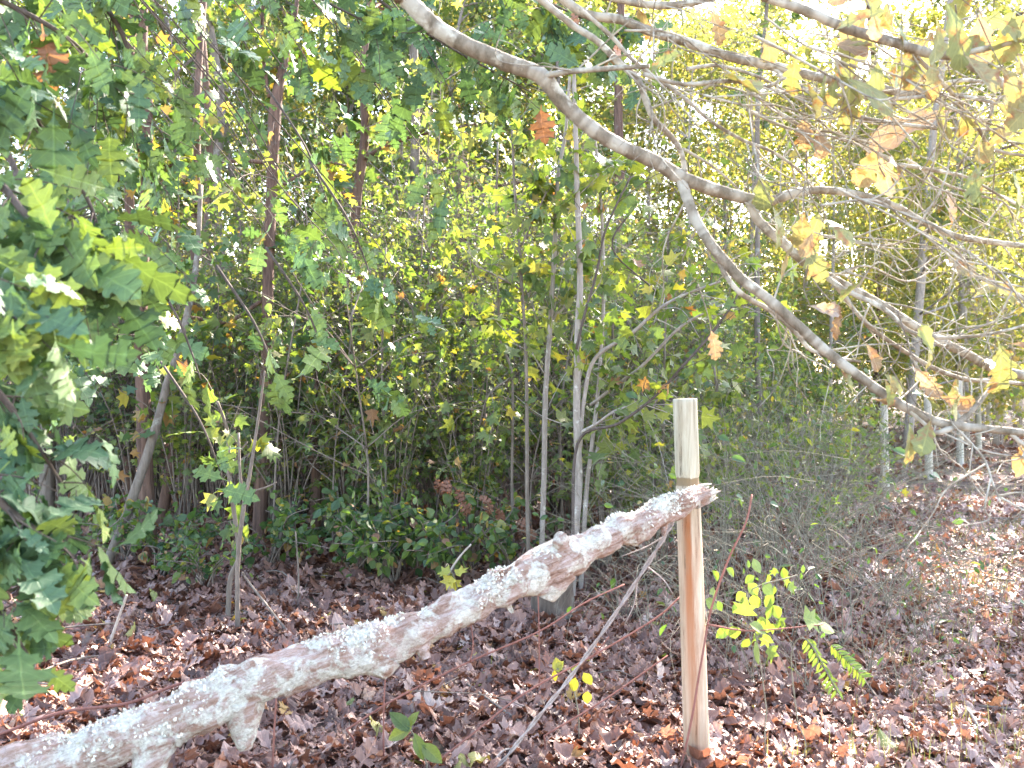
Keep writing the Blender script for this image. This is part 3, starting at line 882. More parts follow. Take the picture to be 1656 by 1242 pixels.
    for i, pts in enumerate([main, forkA, forkB] + sub):
        start = {0: 3.5, 7: 3.6, 8: 3.7, 9: 3.9, 10: 3.65}.get(i)
        mb, s = build(pts, start)
        thin = i > 2
        right = s[s[:, 0] > (.15 if i not in (0,) else .45)]
        if len(right) > 6:
            for _ in range(9 if not thin else 5):
                i0 = int(rng.uniform(.05, .95) * (len(right) - 1))
                a0 = right[i0, :3]
                dd = norm(norm(right[min(i0 + 1, len(right) - 1), :3] - right[i0 - 1, :3]) * rng.choice([1, 1, .6]) + rng.normal(0, .55, 3))
                l0 = rng.uniform(.15, .45)
                tq = smooth_path([a0, a0 + dd * l0 * .35 + rng.normal(0, .015, 3), a0 + dd * l0 * .7 + rng.normal(0, .025, 3), a0 + dd * l0 + rng.normal(0, .04, 3) + (0, 0, .03)], 5)
                tube(mb, tq, np.linspace(.0027, .0009, len(tq)), 5, rng.random(), .12, rng)
                side_twigs(mb, None, tq, rng, 3, .12, .0012, 0, .1)
            side_twigs(mb, lv, right, rng, 1, .14, .002, 1.1, .12, spread=.05, beta=(1.2, 1.2), tmpl=BROADS)
        mb.build("branch", M['oak_bark'], root, base)
    for i in range(9):  # unseen crown limbs above the frame, added so their leaves shade the foreground
        st = base + np.array((.06, .05, 3.4 + .25 * i))
        y = rng.uniform(2.6, 5.4)
        e = np.array((rng.uniform(-.2, 3.2), y, 1.3 + .385 * y + rng.uniform(.8, 2.4)))
        ctl = st * .4 + e * .6 + np.array((0, 0, 1.2))
        tt = np.linspace(0, 1, 20)[:, None]
        q = st * (1 - tt) ** 2 + ctl * 2 * tt * (1 - tt) + e * tt ** 2
        mb = MB()
        tube(mb, q, np.linspace(.05, .008, 20), 8, rough=.04, rng=rng)
        up = MB()
        side_twigs(mb, up, q[8:], rng, 40, .5, .004, 6, .14, tmpl=BROADS, droop=.1)
        V = np.concatenate(up.v)
        keep_z = V[:, 2] > CAMZ + .385 * V[:, 1] + .05
        if keep_z.mean() > .6:
            lv.add(V, np.concatenate(up.q), None, np.concatenate(up.a), np.concatenate(up.b), np.concatenate(up.c))
        mb.build("branch", M['oak_bark'], root, base)
    # the leaves that show singly in front of the sun-lit trees: (px, py, tip dx, dy, depth, length, value)
    for px, py, dx, dy, d, L, v in ((1375, 130, 5, 60, 2.5, .12, .3), (1530, 5, -10, 80, 2.3, .15, .1), (1325, 345, -20, 60, 2.7, .14, .45), (1250, 335, 15, 55, 2.6, .12, .25), (1300, 345, 0, 60, 2.5, .12, .6), (1300, 400, 10, 20, 2.7, .11, .3),
                                   (1345, 70, 40, 10, 2.5, .1, .8), (1470, 75, 30, 40, 2.4, .1, .15), (1560, 90, 40, 25, 2.3, .12, .65), (1590, 30, 30, 10, 2.3, .12, .3), (1640, 20, 0, 50, 2.3, .12, .4), (1620, 110, 40, 30, 2.3, .13, .6),
                                   (1420, 40, -20, 30, 2.5, .11, .4), (1440, 20, 10, 40, 2.4, .12, .2), (1400, 20, -10, 30, 2.6, .11, .75), (1300, 190, 5, 35, 2.6, .09, .9), (1240, 50, 10, 40, 2.8, .1, .7), (1320, 210, 10, 30, 2.6, .09, .95), (1150, 20, 10, 40, 2.8, .1, .8),
                                   (1310, 495, 40, 10, 2.6, .09, .98), (1360, 500, -10, 40, 2.6, .09, .85), (1480, 595, 40, 45, 2.6, .12, .97), (1520, 640, 40, 20, 2.6, .11, .85), (1470, 685, 10, 50, 2.5, .11, .4), (1505, 680, -15, 45, 2.5, .1, .1),
                                   (1430, 605, 20, 20, 2.6, .09, .4), (1400, 555, 15, 30, 2.6, .09, .8), (1150, 535, 10, 40, 2.8, .09, .9), (1610, 460, 30, 20, 2.7, .1, .3), (1585, 20, 20, 60, 2.4, .12, .9), (1610, 165, 30, 20, 2.4, .1, .6), (1560, 175, 10, 40, 2.5, .1, .5)):
        a, b = P(px, py, d), P(px + dx, py + dy, d)
        scatter(lv, BROADS, [a], [b - a + rng.normal(0, .2, 3) * np.linalg.norm(b - a)], [(rng.normal(0, .4), -.8, rng.normal(.2, .4))], L * .95, v, rng)
        tm = MB()
        e3 = a + np.array((rng.normal(-.03, .03), rng.normal(.02, .03), rng.uniform(.08, .2)))
        tq = smooth_path([a, (a + e3) / 2 + rng.normal(0, .008, 3), e3], 5)
        tube(tm, tq, np.linspace(.0011, .002, len(tq)), 5)
        tm.build("twig", M['twig'], root, base)
    for px, py, n, L in ((1520, 40, 8, .4), (1620, 60, 12, .4), (1400, 60, 6, .4), (1600, 140, 7, .4), (1480, 200, 4, .5), (1560, 420, 4, .5), (1310, 380, 4, .12), (1440, 620, 6, .16), (1270, 60, 5, .25)):   # looser clusters
        c = P(px, py, 2.5)
        pos = c + rng.normal(0, L * .35, (n, 3))
        scatter(lv, BROADS, pos, rng.normal(0, .7, (n, 3)) + (0, 0, -.6), rng.normal(0, .5, (n, 3)) + (0, -.6, .4), .085 * rng.uniform(.7, 1.3, n), rng.beta(1.0, 1.2, n), rng)
    lv.build("foliage", M['rust_oak_leaf'], root, base)


bough_oak()


# ------------------------------------------------------------------ trees, saplings and shrubs built through the photo's stems
def wood_stem(name, label, cat, pts, bark, branches=(), leaf=None, leafspec=None, group=None, extend=None, k=12, seed=1, twigs=0, twig_len=.5):
    """a trunk through pixel points (first point stands on the ground), its branches, and foliage on side twigs"""
    rng = np.random.default_rng(seed)
    b = P(*pts[0][:3]); b[2] = float(gz(b[0], b[1]))
    root = thing(name, label, cat, b, group)
    kk = .72 if cat == 'sapling' else .92
    a = [np.append(P(x, y, d), kk * r * d / FPX) for x, y, d, r in pts]
    a[0][2] = b[2] - .06
    if extend: a.append(np.append(a[-1][:3] + np.array(extend[:3]), extend[3]))
    s = smooth_path(a, 8)
    lv = MB()
    for i, br in enumerate([None] + list(branches)):
        mb = MB()
        if br is None:
            tube(mb, s[:, :3], np.maximum(s[:, 3], .003), k, rng.random(), .035, rng)
            q = s[len(s) // 4:]
        else:
            q = px_tube(mb, [(x, y, d, r * .75) for x, y, d, r in br], 6, 7, rough=.05)
        if leaf:
            nt_, L, nl, size, tm = leafspec
            side_twigs(mb, lv, q, rng, nt_ if i == 0 else max(3, nt_ // 3), L, .003, nl, size, tmpl=tm, droop=.35, spread=.12)
        mb.build("branch" if i else ("trunk" if cat == "tree" else "stem"), M[bark], root, b)
    if lv.n: lv.build("foliage", M[leaf], root, b)
    return root


# dark wood behind, left
wood_stem("tree", "reddish-brown straight trunk crossed by a leaning stem at left", "tree",
          [(243, 905, 6.8, 14), (235, 760, 6.8, 13.5), (232, 640, 6.8, 13), (228, 480, 6.8, 12), (237, 300, 6.85, 10), (238, 140, 6.9, 9), (232, 0, 7, 9)], 'trunk_bark',
          [[(236, 265, 6.9, 4), (210, 215, 6.9, 3), (175, 165, 7, 2.5), (150, 130, 7, 2)], [(234, 240, 6.9, 3), (200, 200, 6.8, 3), (160, 150, 6.7, 2)]], 'shrub_leaf', (22, .7, 12, .085, STARS), extend=(.1, .2, 3.0, .02), seed=2)
wood_stem("tree", "slim leaning stem propped across the reddish-brown trunk at left", "tree",
          [(165, 930, 6.4, 9), (205, 830, 6.4, 8.5), (245, 715, 6.45, 8), (275, 605, 6.5, 7), (300, 520, 6.6, 6), (318, 420, 6.8, 5), (325, 300, 7, 4)], 'grey_bark', [], 'shrub_leaf', (10, .5, 10, .08, STARS), seed=3)
wood_stem("tree", "dark leaning trunk behind the slim leaning stem at left", "tree",
          [(255, 850, 7.8, 10), (285, 715, 7.8, 10), (305, 590, 7.8, 9), (312, 480, 7.8, 8), (318, 300, 8, 7), (322, 100, 8.2, 6)], 'trunk_bark', [], 'wood_leaf', (16, .7, 12, .09, STARS), extend=(.1, .2, 2, .02), seed=4)
wood_stem("tree", "dark forked trunk with a long level branch reaching left, upper left of centre", "tree",
          [(418, 890, 7.0, 13), (424, 760, 7.0, 12.5), (430, 600, 7.0, 10), (434, 440, 7.05, 10), (440, 290, 7.1, 10), (446, 170, 7.1, 11), (462, 90, 7.15, 6), (478, 20, 7.2, 4), (484, -60, 7.3, 3)], 'trunk_bark',
          [[(438, 264, 7.1, 5), (390, 260, 7.05, 4.5), (330, 264, 7.0, 4), (285, 266, 7.0, 4), (245, 274, 6.95, 3)], [(436, 158, 7.1, 5), (428, 110, 7.1, 4.5), (424, 40, 7.2, 4), (430, -40, 7.2, 3)],
           [(440, 310, 7.1, 5), (480, 285, 7.2, 4), (520, 262, 7.3, 3), (560, 268, 7.4, 2.5)], [(432, 480, 7.05, 5), (370, 520, 7, 4), (320, 515, 7, 4), (250, 505, 6.9, 4), (180, 490, 6.9, 3)]],
          'shrub_leaf', (16, .6, 10, .085, STARS), seed=5)
wood_stem("tree", "dark trunk with a branch rising to the right, above the middle of the thicket", "tree",
          [(562, 930, 8.2, 9), (560, 700, 8.2, 8.5), (566, 480, 8.2, 8), (576, 330, 8.2, 9), (590, 220, 8.2, 8), (588, 110, 8.2, 7), (600, -20, 8.3, 6)], 'trunk_bark',
          [[(580, 262, 8.2, 6), (620, 238, 8.1, 5), (660, 222, 8, 4.5), (692, 203, 7.9, 4), (700, 170, 7.9, 2.5)], [(664, 222, 8, 3), (710, 212, 8, 2.5), (770, 200, 8, 2)], [(574, 330, 8.2, 4), (545, 300, 8.1, 3), (520, 230, 8, 2.5)]],
          'wood_leaf', (16, .6, 10, .09, STARS), extend=(.1, .2, 2, .02), seed=6)
wood_stem("tree", "greyish trunk standing behind the rising dark branch, centre of the wood", "tree",
          [(660, 880, 10, 9), (664, 600, 10, 9), (668, 350, 10, 9), (672, 200, 10, 8), (668, 0, 10, 7)], 'grey_bark', [[(668, 330, 10, 4), (650, 250, 10, 3), (655, 150, 10, 3)]], 'wood_leaf', (20, .8, 14, .1, STARS), extend=(0, .2, 3, .02), seed=7)
wood_stem("tree", "broken dark trunk with a drooping dead branch, in the centre background", "tree",
          [(742, 870, 11, 11), (744, 600, 11, 11), (742, 400, 11, 12), (748, 330, 11, 13), (750, 262, 11, 8)], 'trunk_bark', [[(746, 318, 11, 5), (790, 302, 10.8, 4.5), (840, 294, 10.6, 4), (884, 286, 10.5, 3)]], 'wood_leaf', (10, .7, 10, .1, STARS), seed=8)
for i, (px, d, r, lab) in enumerate(((325, 11, 8, "straight trunk high in the yellow backlight left of the forked dark trunk"), (345, 12, 9, "grey trunk right behind the level branch at left"), (508, 7.2, 9, "short brown trunk rising from the green ground plants left of centre"),
                                     (545, 9, 10, "dark trunk base in the sunlit litter right of the brown trunk"), (215, 8.2, 9, "grey trunk close behind the reddish-brown trunk"), (75, 8, 12, "dark trunk half hidden behind the foreground oak leaves at far left"),
                                     (1000, 13, 9, "straight trunk in the backlit leaves right of the pale saplings"), (1235, 10, 5, "thin pale trunk behind the oak boughs, right of the post"), (1420, 19, 6, "brown trunk under the oak boughs toward the fence line"))):
    yb = HORY + CAMZ * FPX / d
    j = RNG.normal(0, 9, 5)
    low = [(px, yb, d, r * 1.15), (px + 3, yb - 110, d, r), (px - 4, yb - 220, d, r * .8), (px + 14, yb - 330, d, r * .45)]
    wood_stem("tree", lab, "tree", low if px in (508, 545) else [(px, yb, d, r * 1.15), (px + j[0], yb - 220, d, r), (px + j[1], yb - 450, d, r * .95), (px + j[2], 160, d, r * .85), (px + j[3], -40, d, r * .7)],
              'grey_bark' if i % 2 else 'trunk_bark', [], 'wood_leaf' if d > 9 else 'shrub_leaf', (18, .7, 12, .09, STARS), extend=None if px in (508, 545) else (0, .2, 2.5, .02), seed=60 + i)
# slim young stems in front, left
wood_stem("sapling", "slim crooked bare sapling, left one of the pair in the brown leaf litter", "sapling",
          [(368, 1002, 5.15, 6), (372, 940, 5.15, 6), (386, 900, 5.15, 5.5), (380, 840, 5.15, 5), (370, 760, 5.15, 5), (368, 700, 5.15, 4), (352, 650, 5.1, 3)], 'grey_bark', [[(372, 770, 5.15, 2.5), (385, 735, 5.1, 2), (400, 715, 5.1, 1.5)]], 'maple_leaf', (7, .28, 4, .085, STARS), seed=12)
wood_stem("sapling", "slim bare sapling that splits in two, right one of the pair in the leaf litter", "sapling",
          [(385, 1026, 4.95, 6), (384, 960, 4.95, 5.5), (385, 900, 4.95, 5), (394, 820, 4.95, 5), (405, 760, 4.95, 4), (420, 660, 5, 3), (428, 600, 5, 2)], 'twig', [[(392, 805, 4.95, 4), (388, 760, 4.95, 3), (386, 700, 5, 2.5)], [(396, 800, 4.95, 3), (430, 788, 4.9, 2), (448, 780, 4.9, 1.5)]], None, seed=13)
# the pale cluster right of centre
wood_stem("sapling", "thickest pale smooth sapling right of centre with forked upswept branches", "sapling",
          [(922, 958, 5.75, 9.5), (930, 860, 5.75, 9), (936, 780, 5.75, 8.5), (933, 680, 5.75, 8.5), (934, 560, 5.75, 8), (938, 450, 5.75, 7), (933, 300, 5.75, 6), (930, 180, 5.8, 5), (925, 40, 5.9, 4)], 'sapling_bark',
          [[(938, 725, 5.75, 5), (944, 650, 5.75, 4.5), (962, 580, 5.7, 4.5), (1020, 540, 5.65, 4), (1065, 500, 5.6, 3.5), (1104, 478, 5.6, 3), (1165, 455, 5.5, 2.5)],
           [(936, 700, 5.75, 3.5), (965, 685, 5.7, 3), (1000, 662, 5.65, 2.5), (1060, 650, 5.6, 2)]], 'maple_leaf', (26, .45, 5, .085, STARS), seed=14)
dk = wood_stem("sapling", "thin dark sapling crossing the thickest pale one, with sharply rising dark twigs", "sapling",
          [(905, 985, 5.5, 3.5), (925, 900, 5.5, 3.5), (934, 718, 5.6, 3.5), (1000, 685, 5.5, 3.5), (1058, 642, 5.45, 3), (1104, 592, 5.4, 3), (1150, 540, 5.4, 3), (1188, 486, 5.4, 2.5), (1206, 440, 5.4, 2)], 'dark_twig',
          [[(932, 565, 5.6, 3), (945, 510, 5.6, 3), (965, 440, 5.6, 3), (980, 370, 5.6, 2.5), (1020, 285, 5.6, 2)], [(1060, 470, 5.9, 2), (990, 400, 5.8, 2), (1030, 330, 5.8, 2)]], 'maple_leaf', (8, .3, 3, .08, STARS), seed=15)
wood_stem("sapling", "pale straight sapling just left of the thickest pale one", "sapling",
          [(875, 945, 6.0, 6.5), (877, 860, 6, 6), (880, 760, 6, 6), (882, 640, 6, 6), (890, 520, 6, 5.5), (897, 400, 6, 5), (902, 290, 6, 4.5), (916, 200, 6, 3.5), (925, 60, 6, 3)], 'sapling_bark', [[(889, 520, 6, 3), (920, 490, 6, 2.5), (945, 465, 6, 2)]], 'maple_leaf', (22, .45, 5, .085, STARS), seed=16)
wood_stem("sapling", "thin dark-stemmed sapling at the left of the pale cluster, kinked near its middle", "sapling",
          [(858, 950, 5.9, 4.5), (853, 830, 5.9, 4.5), (852, 660, 5.9, 4), (850, 560, 5.9, 3.5), (843, 450, 5.9, 3.5), (840, 400, 5.9, 3), (832, 300, 5.9, 3), (828, 210, 5.9, 2.5)], 'grey_bark', [[(845, 470, 5.9, 2), (810, 450, 5.8, 2), (770, 430, 5.8, 1.5)], [(842, 400, 5.9, 2), (870, 340, 5.9, 2), (884, 310, 5.9, 1.5)]], 'maple_leaf', (18, .4, 5, .08, STARS), seed=17)
wood_stem("sapling", "sapling with long pale slanting shoots just right of the thickest pale one", "sapling",
          [(938, 925, 6.1, 5.5), (948, 800, 6.1, 5), (957, 720, 6.1, 4.5), (968, 620, 6.1, 4), (976, 480, 6.1, 4), (972, 330, 6.1, 3.5), (962, 220, 6.1, 3)], 'sapling_bark',
          [[(955, 655, 6.1, 4), (1000, 620, 6, 3.5), (1040, 590, 5.9, 3.5), (1104, 526, 5.8, 3), (1180, 488, 5.7, 2)], [(962, 740, 6.1, 3), (985, 690, 6, 2.5), (1030, 660, 6, 2), (1090, 640, 6, 1.5)]], 'maple_leaf', (22, .45, 5, .085, STARS), seed=18)
wood_stem("sapling", "wispy crooked sapling left of the pale cluster, in the middle of the thicket", "sapling",
          [(832, 940, 6.4, 3.5), (828, 780, 6.4, 3), (828, 610, 6.4, 3), (810, 555, 6.4, 2.5), (806, 480, 6.4, 2.5), (802, 380, 6.4, 2.5), (805, 230, 6.4, 2)], 'grey_bark', [[(826, 610, 6.4, 2), (790, 640, 6.3, 2), (775, 690, 6.3, 1.5)]], 'maple_leaf', (18, .4, 5, .08, STARS), seed=19)
for i, (px, py, d, x2, lab) in enumerate(((622, 920, 6.6, 618, "thin dark sapling left of the middle of the thicket"), (700, 900, 7.2, 712, "thin sapling between the dark trunks and the pale cluster"), (480, 1000, 5.4, 478, "whip-thin leafless stem in front of the green ground plants"), (986, 905, 7, 990, "slim twin sapling behind the slanting pale shoots"),
                                          (1180, 870, 6.5, 1150, "thin leafy sapling behind the nearest fence post"), (1060, 890, 6.8, 1075, "slender leafy sapling left of the nearest fence post"))):
    wood_stem("sapling", lab, "sapling", [(px, py, d, 3.5), ((px + x2) / 2 + 4, py - 160, d, 3), (x2, py - 330, d, 2.6), (x2 + 6, py - 520, d, 2)] if i != 2 else [(px, py, d, 2.5), (px + 3, py - 60, d, 2), (px - 2, py - 140, d, 1.5)],
              'grey_bark', [], 'maple_leaf' if i != 2 else None, (22, .45, 6, .08, STARS), seed=80 + i)


# ------------------------------------------------------------------ shrubs of the thicket (kinds, then copies)
def make_shrub(label, group, rng, h, spread, stems, twigs, nl, size, tm, leaf, bark, L=.35, r=.009):
    root = thing("shrub", label, "shrub", (0, 0, -30), group)
    wd, lv = MB(), MB()
    for i in range(stems):
        a = rng.uniform(0, 6.28)
        o = spread * rng.uniform(.3, 1)
        hh = h * rng.uniform(.55, 1.1)
        s = smooth_path([(rng.normal(0, .05), rng.normal(0, .05), -.05), (math.cos(a) * o * .3, math.sin(a) * o * .3, hh * .45), (math.cos(a) * o * .75 + rng.normal(0, .08), math.sin(a) * o * .75, hh * .8),
                         (math.cos(a) * o * 1.2, math.sin(a) * o * 1.2 + rng.normal(0, .1), hh * rng.uniform(.85, 1.05))], 5)
        tube(wd, s, np.linspace(r, r * .3, len(s)), 5, rng.random(), .04, rng)
        side_twigs(wd, lv, s[3:], rng, twigs, L, min(.0022, r * .4), nl, size, tmpl=tm, droop=.2, spread=.1, face=(0, -.3, .8), beta=(1.3, 1.7))
    wd.build("stems", M[bark], root)
    if lv.n: lv.build("foliage", M[leaf], root)
    return root


def place(root, spots, labels=None, group=None, rng=RNG):
    for i, (x, y, rz, sc) in enumerate(spots):
        z = float(gz(np.float64(x), np.float64(y)))
        lab = labels if isinstance(labels, str) else (labels[i] if labels else None)
        if i == 0:
            root.location, root.rotation_euler, root.scale = (x, y, z), (0, 0, rz), (sc, sc, sc)
            if lab: root["label"] = lab
            if group: root["group"] = group
        else:
            copy_thing(root, (x, y, z), rz, sc, lab, group)


def spot(px, d, sc):
    return ((px - 828) / FPX * d, d, RNG.uniform(0, 6.28), sc)


rs = np.random.default_rng(7)
G1 = "green shrubs of the thicket"
k1 = make_shrub("", G1, rs, 1.5, .75, 9, 11, 3.6, .05, ROUND + STARS[:1], 'shrub_leaf', 'twig')
k2 = make_shrub("", G1, rs, 2.3, .85, 10, 14, 4.8, .06, STARS, 'maple_leaf', 'twig')
k3 = make_shrub("", G1, rs, .55, .45, 9, 5, 6, .055, ROUND, 'shrub_leaf', 'twig', .2)
k4 = make_shrub("", G1, rs, 2.6, 1.0, 12, 14, 11, .06, OVALS + STARS, 'wood_leaf', 'twig', .45)
k5 = make_shrub("", "brier tangles by the fence", rs, 1.0, .95, 9, 7, .22, .05, OVALS, 'shrub_leaf', 'brier', .62, .0034)
k6 = make_shrub("", "twiggy undergrowth", rs, 1.9, .9, 14, 17, 1.3, .055, STARS, 'shrub_leaf', 'dark_twig', .4)
place(k1, [spot(*a) for a in ((480, 8.6, .8), (610, 7.5, .8), (690, 7.5, .8), (760, 7.6, .85), (60, 8.2, .8), (560, 8.8, 1.0), (700, 9, 1.0), (250, 10, .9), (380, 10.4, 1.0))],
      "dense dark green shrub with small rounded leaves in the thicket behind the lichened pole", "dark green thicket shrubs")
place(k2, [spot(*a) for a in ((640, 7.4, .95), (740, 7.0, .75), (800, 7.4, .8), (540, 8.2, 1.0), (1010, 7.6, .8), (1100, 7.8, .8), (930, 8, .85), (440, 9.2, 1.1), (150, 9.6, 1.0), (300, 7.1, .75), (395, 7.2, .8), (465, 6.9, .75), (560, 7.0, .8), (640, 6.6, .65), (770, 6.7, .7), (220, 7.6, .8), (980, 6.6, .6))],
      "tall light green shrub with star-shaped leaves around the pale saplings", "light green star-leaved shrubs")
place(k3, [spot(*a) for a in ((265, 6.2, .8), (335, 5.8, .6), (440, 6.3, .8), (570, 6.1, .8), (630, 6.0, .9), (210, 6.6, .8), (720, 6.0, .9), (540, 6.9, 1.0), (830, 6.2, .9), (95, 5.8, .8), (660, 6.4, 1.0))],
      "knee-high bright green plant with rounded leaves on the wood floor", "low green plants on the wood floor")
place(k4, [spot(*a) for a in ((100, 10.6, 1.0), (560, 10.6, 1.0), (700, 10.8, .9), (850, 11, .9), (990, 10.6, .8), (1110, 10.6, .8), (1220, 10.2, .8), (480, 13, 1.2), (640, 13.5, 1.1), (780, 13, 1.0), (920, 13.4, 1.0), (1060, 13, 1.0), (1180, 13, 1.0), (1290, 12.8, .9), (180, 13.5, 1.2), (330, 14, 1.2), (40, 13, 1.2), (250, 16, 1.4), (420, 16, 1.4), (560, 16.5, 1.4), (700, 16, 1.4), (850, 17, 1.4), (980, 16, 1.3), (1110, 17, 1.4), (1230, 17, 1.3), (1330, 18, 1.3), (1420, 21, 1.4), (100, 16, 1.4), (-30, 16, 1.4), (620, 20, 1.5), (900, 20, 1.5), (1050, 21, 1.5), (300, 20, 1.5), (760, 19, 1.5), (1180, 22, 1.5), (460, 20, 1.5))],
      "big leafy shrub with yellowing leaves deep in the thicket, between the far trunks", "yellowing shrubs deep in the thicket")
k8 = make_shrub("", "fine-leaved olive shrubs", np.random.default_rng(17), 3.1, 1.0, 12, 17, 9, .042, OVALS + STARS[:1], 'wood_leaf', 'twig', .5, .007)
place(k8, [spot(*a) for a in ((570, 8.6, .95), (650, 8.0, .85), (720, 8.8, 1.0), (790, 8.2, .9), (860, 9.2, 1.0), (930, 8.6, .95), (1000, 8.4, .9), (1070, 9.0, .9), (1140, 8.6, .8), (500, 9.2, 1.0), (610, 9.8, 1.1), (760, 10, 1.1), (900, 10.2, 1.1), (1040, 10.4, 1.0), (420, 9.8, 1.05), (300, 10, 1.0), (260, 8.2, .8), (350, 7.9, .75), (440, 8.0, .8), (520, 7.8, .8), (180, 8.6, .9), (590, 7.6, .75), (100, 9, .95))],
      "airy olive shrub of many tiny leaves in the wood behind the pale saplings", "airy fine-leaved shrubs of the middle wood")
k9 = make_shrub("", "", np.random.default_rng(19), 1.35, .8, 11, 11, 3.2, .05, OVALS + STARS[:1], 'maple_leaf', 'brier', .4, .004)
place(k9, [spot(*a) for a in ((1165, 6.6, .9), (1225, 7.4, 1.0), (1300, 7.9, .95), (1350, 8.2, .8), (1260, 6.2, .75), (1180, 8.4, 1.0), (1340, 9.8, .9), (1330, 6.6, .7), (1060, 6.4, .8), (1000, 6.8, .8))],
      "waist-high leafy shrub mixed into the brier tangle behind the fence line", "leafy shrubs in the brier tangle")
place(k6, [spot(*a) for a in ((120, 7.8, 1), (340, 8.2, 1.1), (480, 8.5, 1.1), (250, 8, 1), (600, 9, 1.1), (60, 9, 1.2), (780, 8.8, 1.1), (900, 8.9, 1.0), (1130, 8.6, 1.0), (180, 9.5, 1.2), (1000, 9.4, 1.1))],
      "bushy tangle of dark bare twigs with few leaves, in the shade between trunks", "dark twiggy undergrowth")
place(k5, [spot(*a) for a in ((1195, 4.4, .85), (1270, 4.8, .95), (1350, 4.6, .85), (1300, 5.6, .9), (1385, 5.8, .8), (1220, 5.6, 1.0), (1170, 5.2, .9), (1330, 6.8, 1.1), (1240, 6.8, 1.1), (1440, 5.2, .8), (1410, 4.2, .65), (1310, 3.9, .6), (1550, 5.2, .6), (1060, 4.8, .7), (1010, 5.2, .7), (1400, 7.4, .8), (1170, 6.2, 1.1), (1280, 7.6, 1.2), (1490, 4.7, .6), (1570, 4.5, .45), (1610, 5.2, .5), (1460, 3.9, .45), (1220, 4.0, .6))],
      "wiry grey-green brier tangle with few leaves beside the fence line", "brier tangles by the fence")


def make_whip(rng, h):
    root = thing("sapling", "", "sapling", (0, 0, -30), "thin whips of undergrowth")
    wd, lv = MB(), MB()
    s = smooth_path([(0, 0, -.05), rng.normal(0, .08, 3) + (0, 0, h * .35), rng.normal(0, .2, 3) + (0, 0, h * .7), rng.normal(0, .35, 3) + (0, 0, h)], 7)
    tube(wd, s, np.linspace(.009, .002, len(s)), 6, rng.random(), .05, rng)
    for _ in range(9):
        i = int(rng.uniform(.2, .95) * (len(s) - 1))
        a, L = rng.uniform(0, 6.28), rng.uniform(.3, .9)
        d = np.array((math.cos(a), math.sin(a), rng.uniform(.1, .9)))
        q = smooth_path([s[i], s[i] + d * L * .5 + rng.normal(0, .05, 3), s[i] + d * L + rng.normal(0, .08, 3) - (0, 0, .1)], 5)
        tube(wd, q, np.linspace(.0045, .0014, len(q)), 5, rng.random(), .05, rng)
        side_twigs(wd, lv, q, rng, 5, .3, .0015, 1.4, .055, tmpl=STARS + OVALS, droop=.25, spread=.1, face=(0, -.2, .8))
    wd.build("stem", M['twig'], root)
    lv.build("foliage", M['wood_leaf'], root)
    return root


for h, zone, lab in ((2.6, ((6.3, 9.5), (20, 760)), "thin crooked whip of undergrowth in the shaded thicket at left"), (3.6, ((7, 12), (60, 800)), "tall thin whip with a few yellowing leaves between the dark trunks"),
                     (3.0, ((6.6, 11), (700, 1180)), "thin twiggy whip in the brighter thicket around the pale saplings"), (1.6, ((5.6, 9), (200, 1120)), "short wispy stem among the low green plants")):
    w_ = make_whip(rs, h)
    place(w_, [spot(RNG.uniform(*zone[1]), RNG.uniform(*zone[0]), RNG.uniform(.75, 1.2)) for _ in range(17)], lab, lab.split(" in ")[0].split(" between ")[0].split(" among ")[0].replace("whip", "whips") + ", scattered")


# ------------------------------------------------------------------ trees of the backlit wood
def make_tree(label, group, rng, h, r, low, reach, limbs, twigs, nl, size, tm, leaf, bark):
    root = thing("tree", label, "tree", (0, 0, -30), group)
    wd, lv = MB(), MB()
    ln = rng.normal(0, .4, (2, 2))
    tp = smooth_path([(0, 0, -.15, r), (ln[0, 0] * .5, ln[0, 1] * .5, h * .35, r * .8), (ln[0, 0], ln[0, 1], h * .7, r * .5), (ln[1, 0], ln[1, 1], h, r * .1)], 8)
    tube(wd, tp[:, :3], tp[:, 3], 9, rng.random(), .05, rng)
    for i in range(limbs):
        t = low + (1 - low) * (i + rng.random()) / limbs
        q = tp[int(t * (len(tp) - 1)), :3]
        a = rng.uniform(0, 6.28)
        L = reach * (1.15 - .7 * (t - low) / (1 - low)) * rng.uniform(.6, 1.1)
        e = q + np.array((math.cos(a) * L, math.sin(a) * L, L * rng.uniform(-.1, .5)))
        s = smooth_path([q, q * .5 + e * .5 + np.array((0, 0, .12 * L)) + rng.normal(0, .1, 3), e], 5)
        tube(wd, s, np.linspace(r * .3, .006, len(s)), 5, rng.random(), .04, rng)
        side_twigs(wd, lv, s[2:], rng, twigs, .6, .004, nl, size, tmpl=tm, droop=.25, spread=.5, face=(0, 0, .8), beta=(1.3, 1.5))
    wd.build("trunk", M[bark], root)
    lv.build("crown", M[leaf], root)
    return root


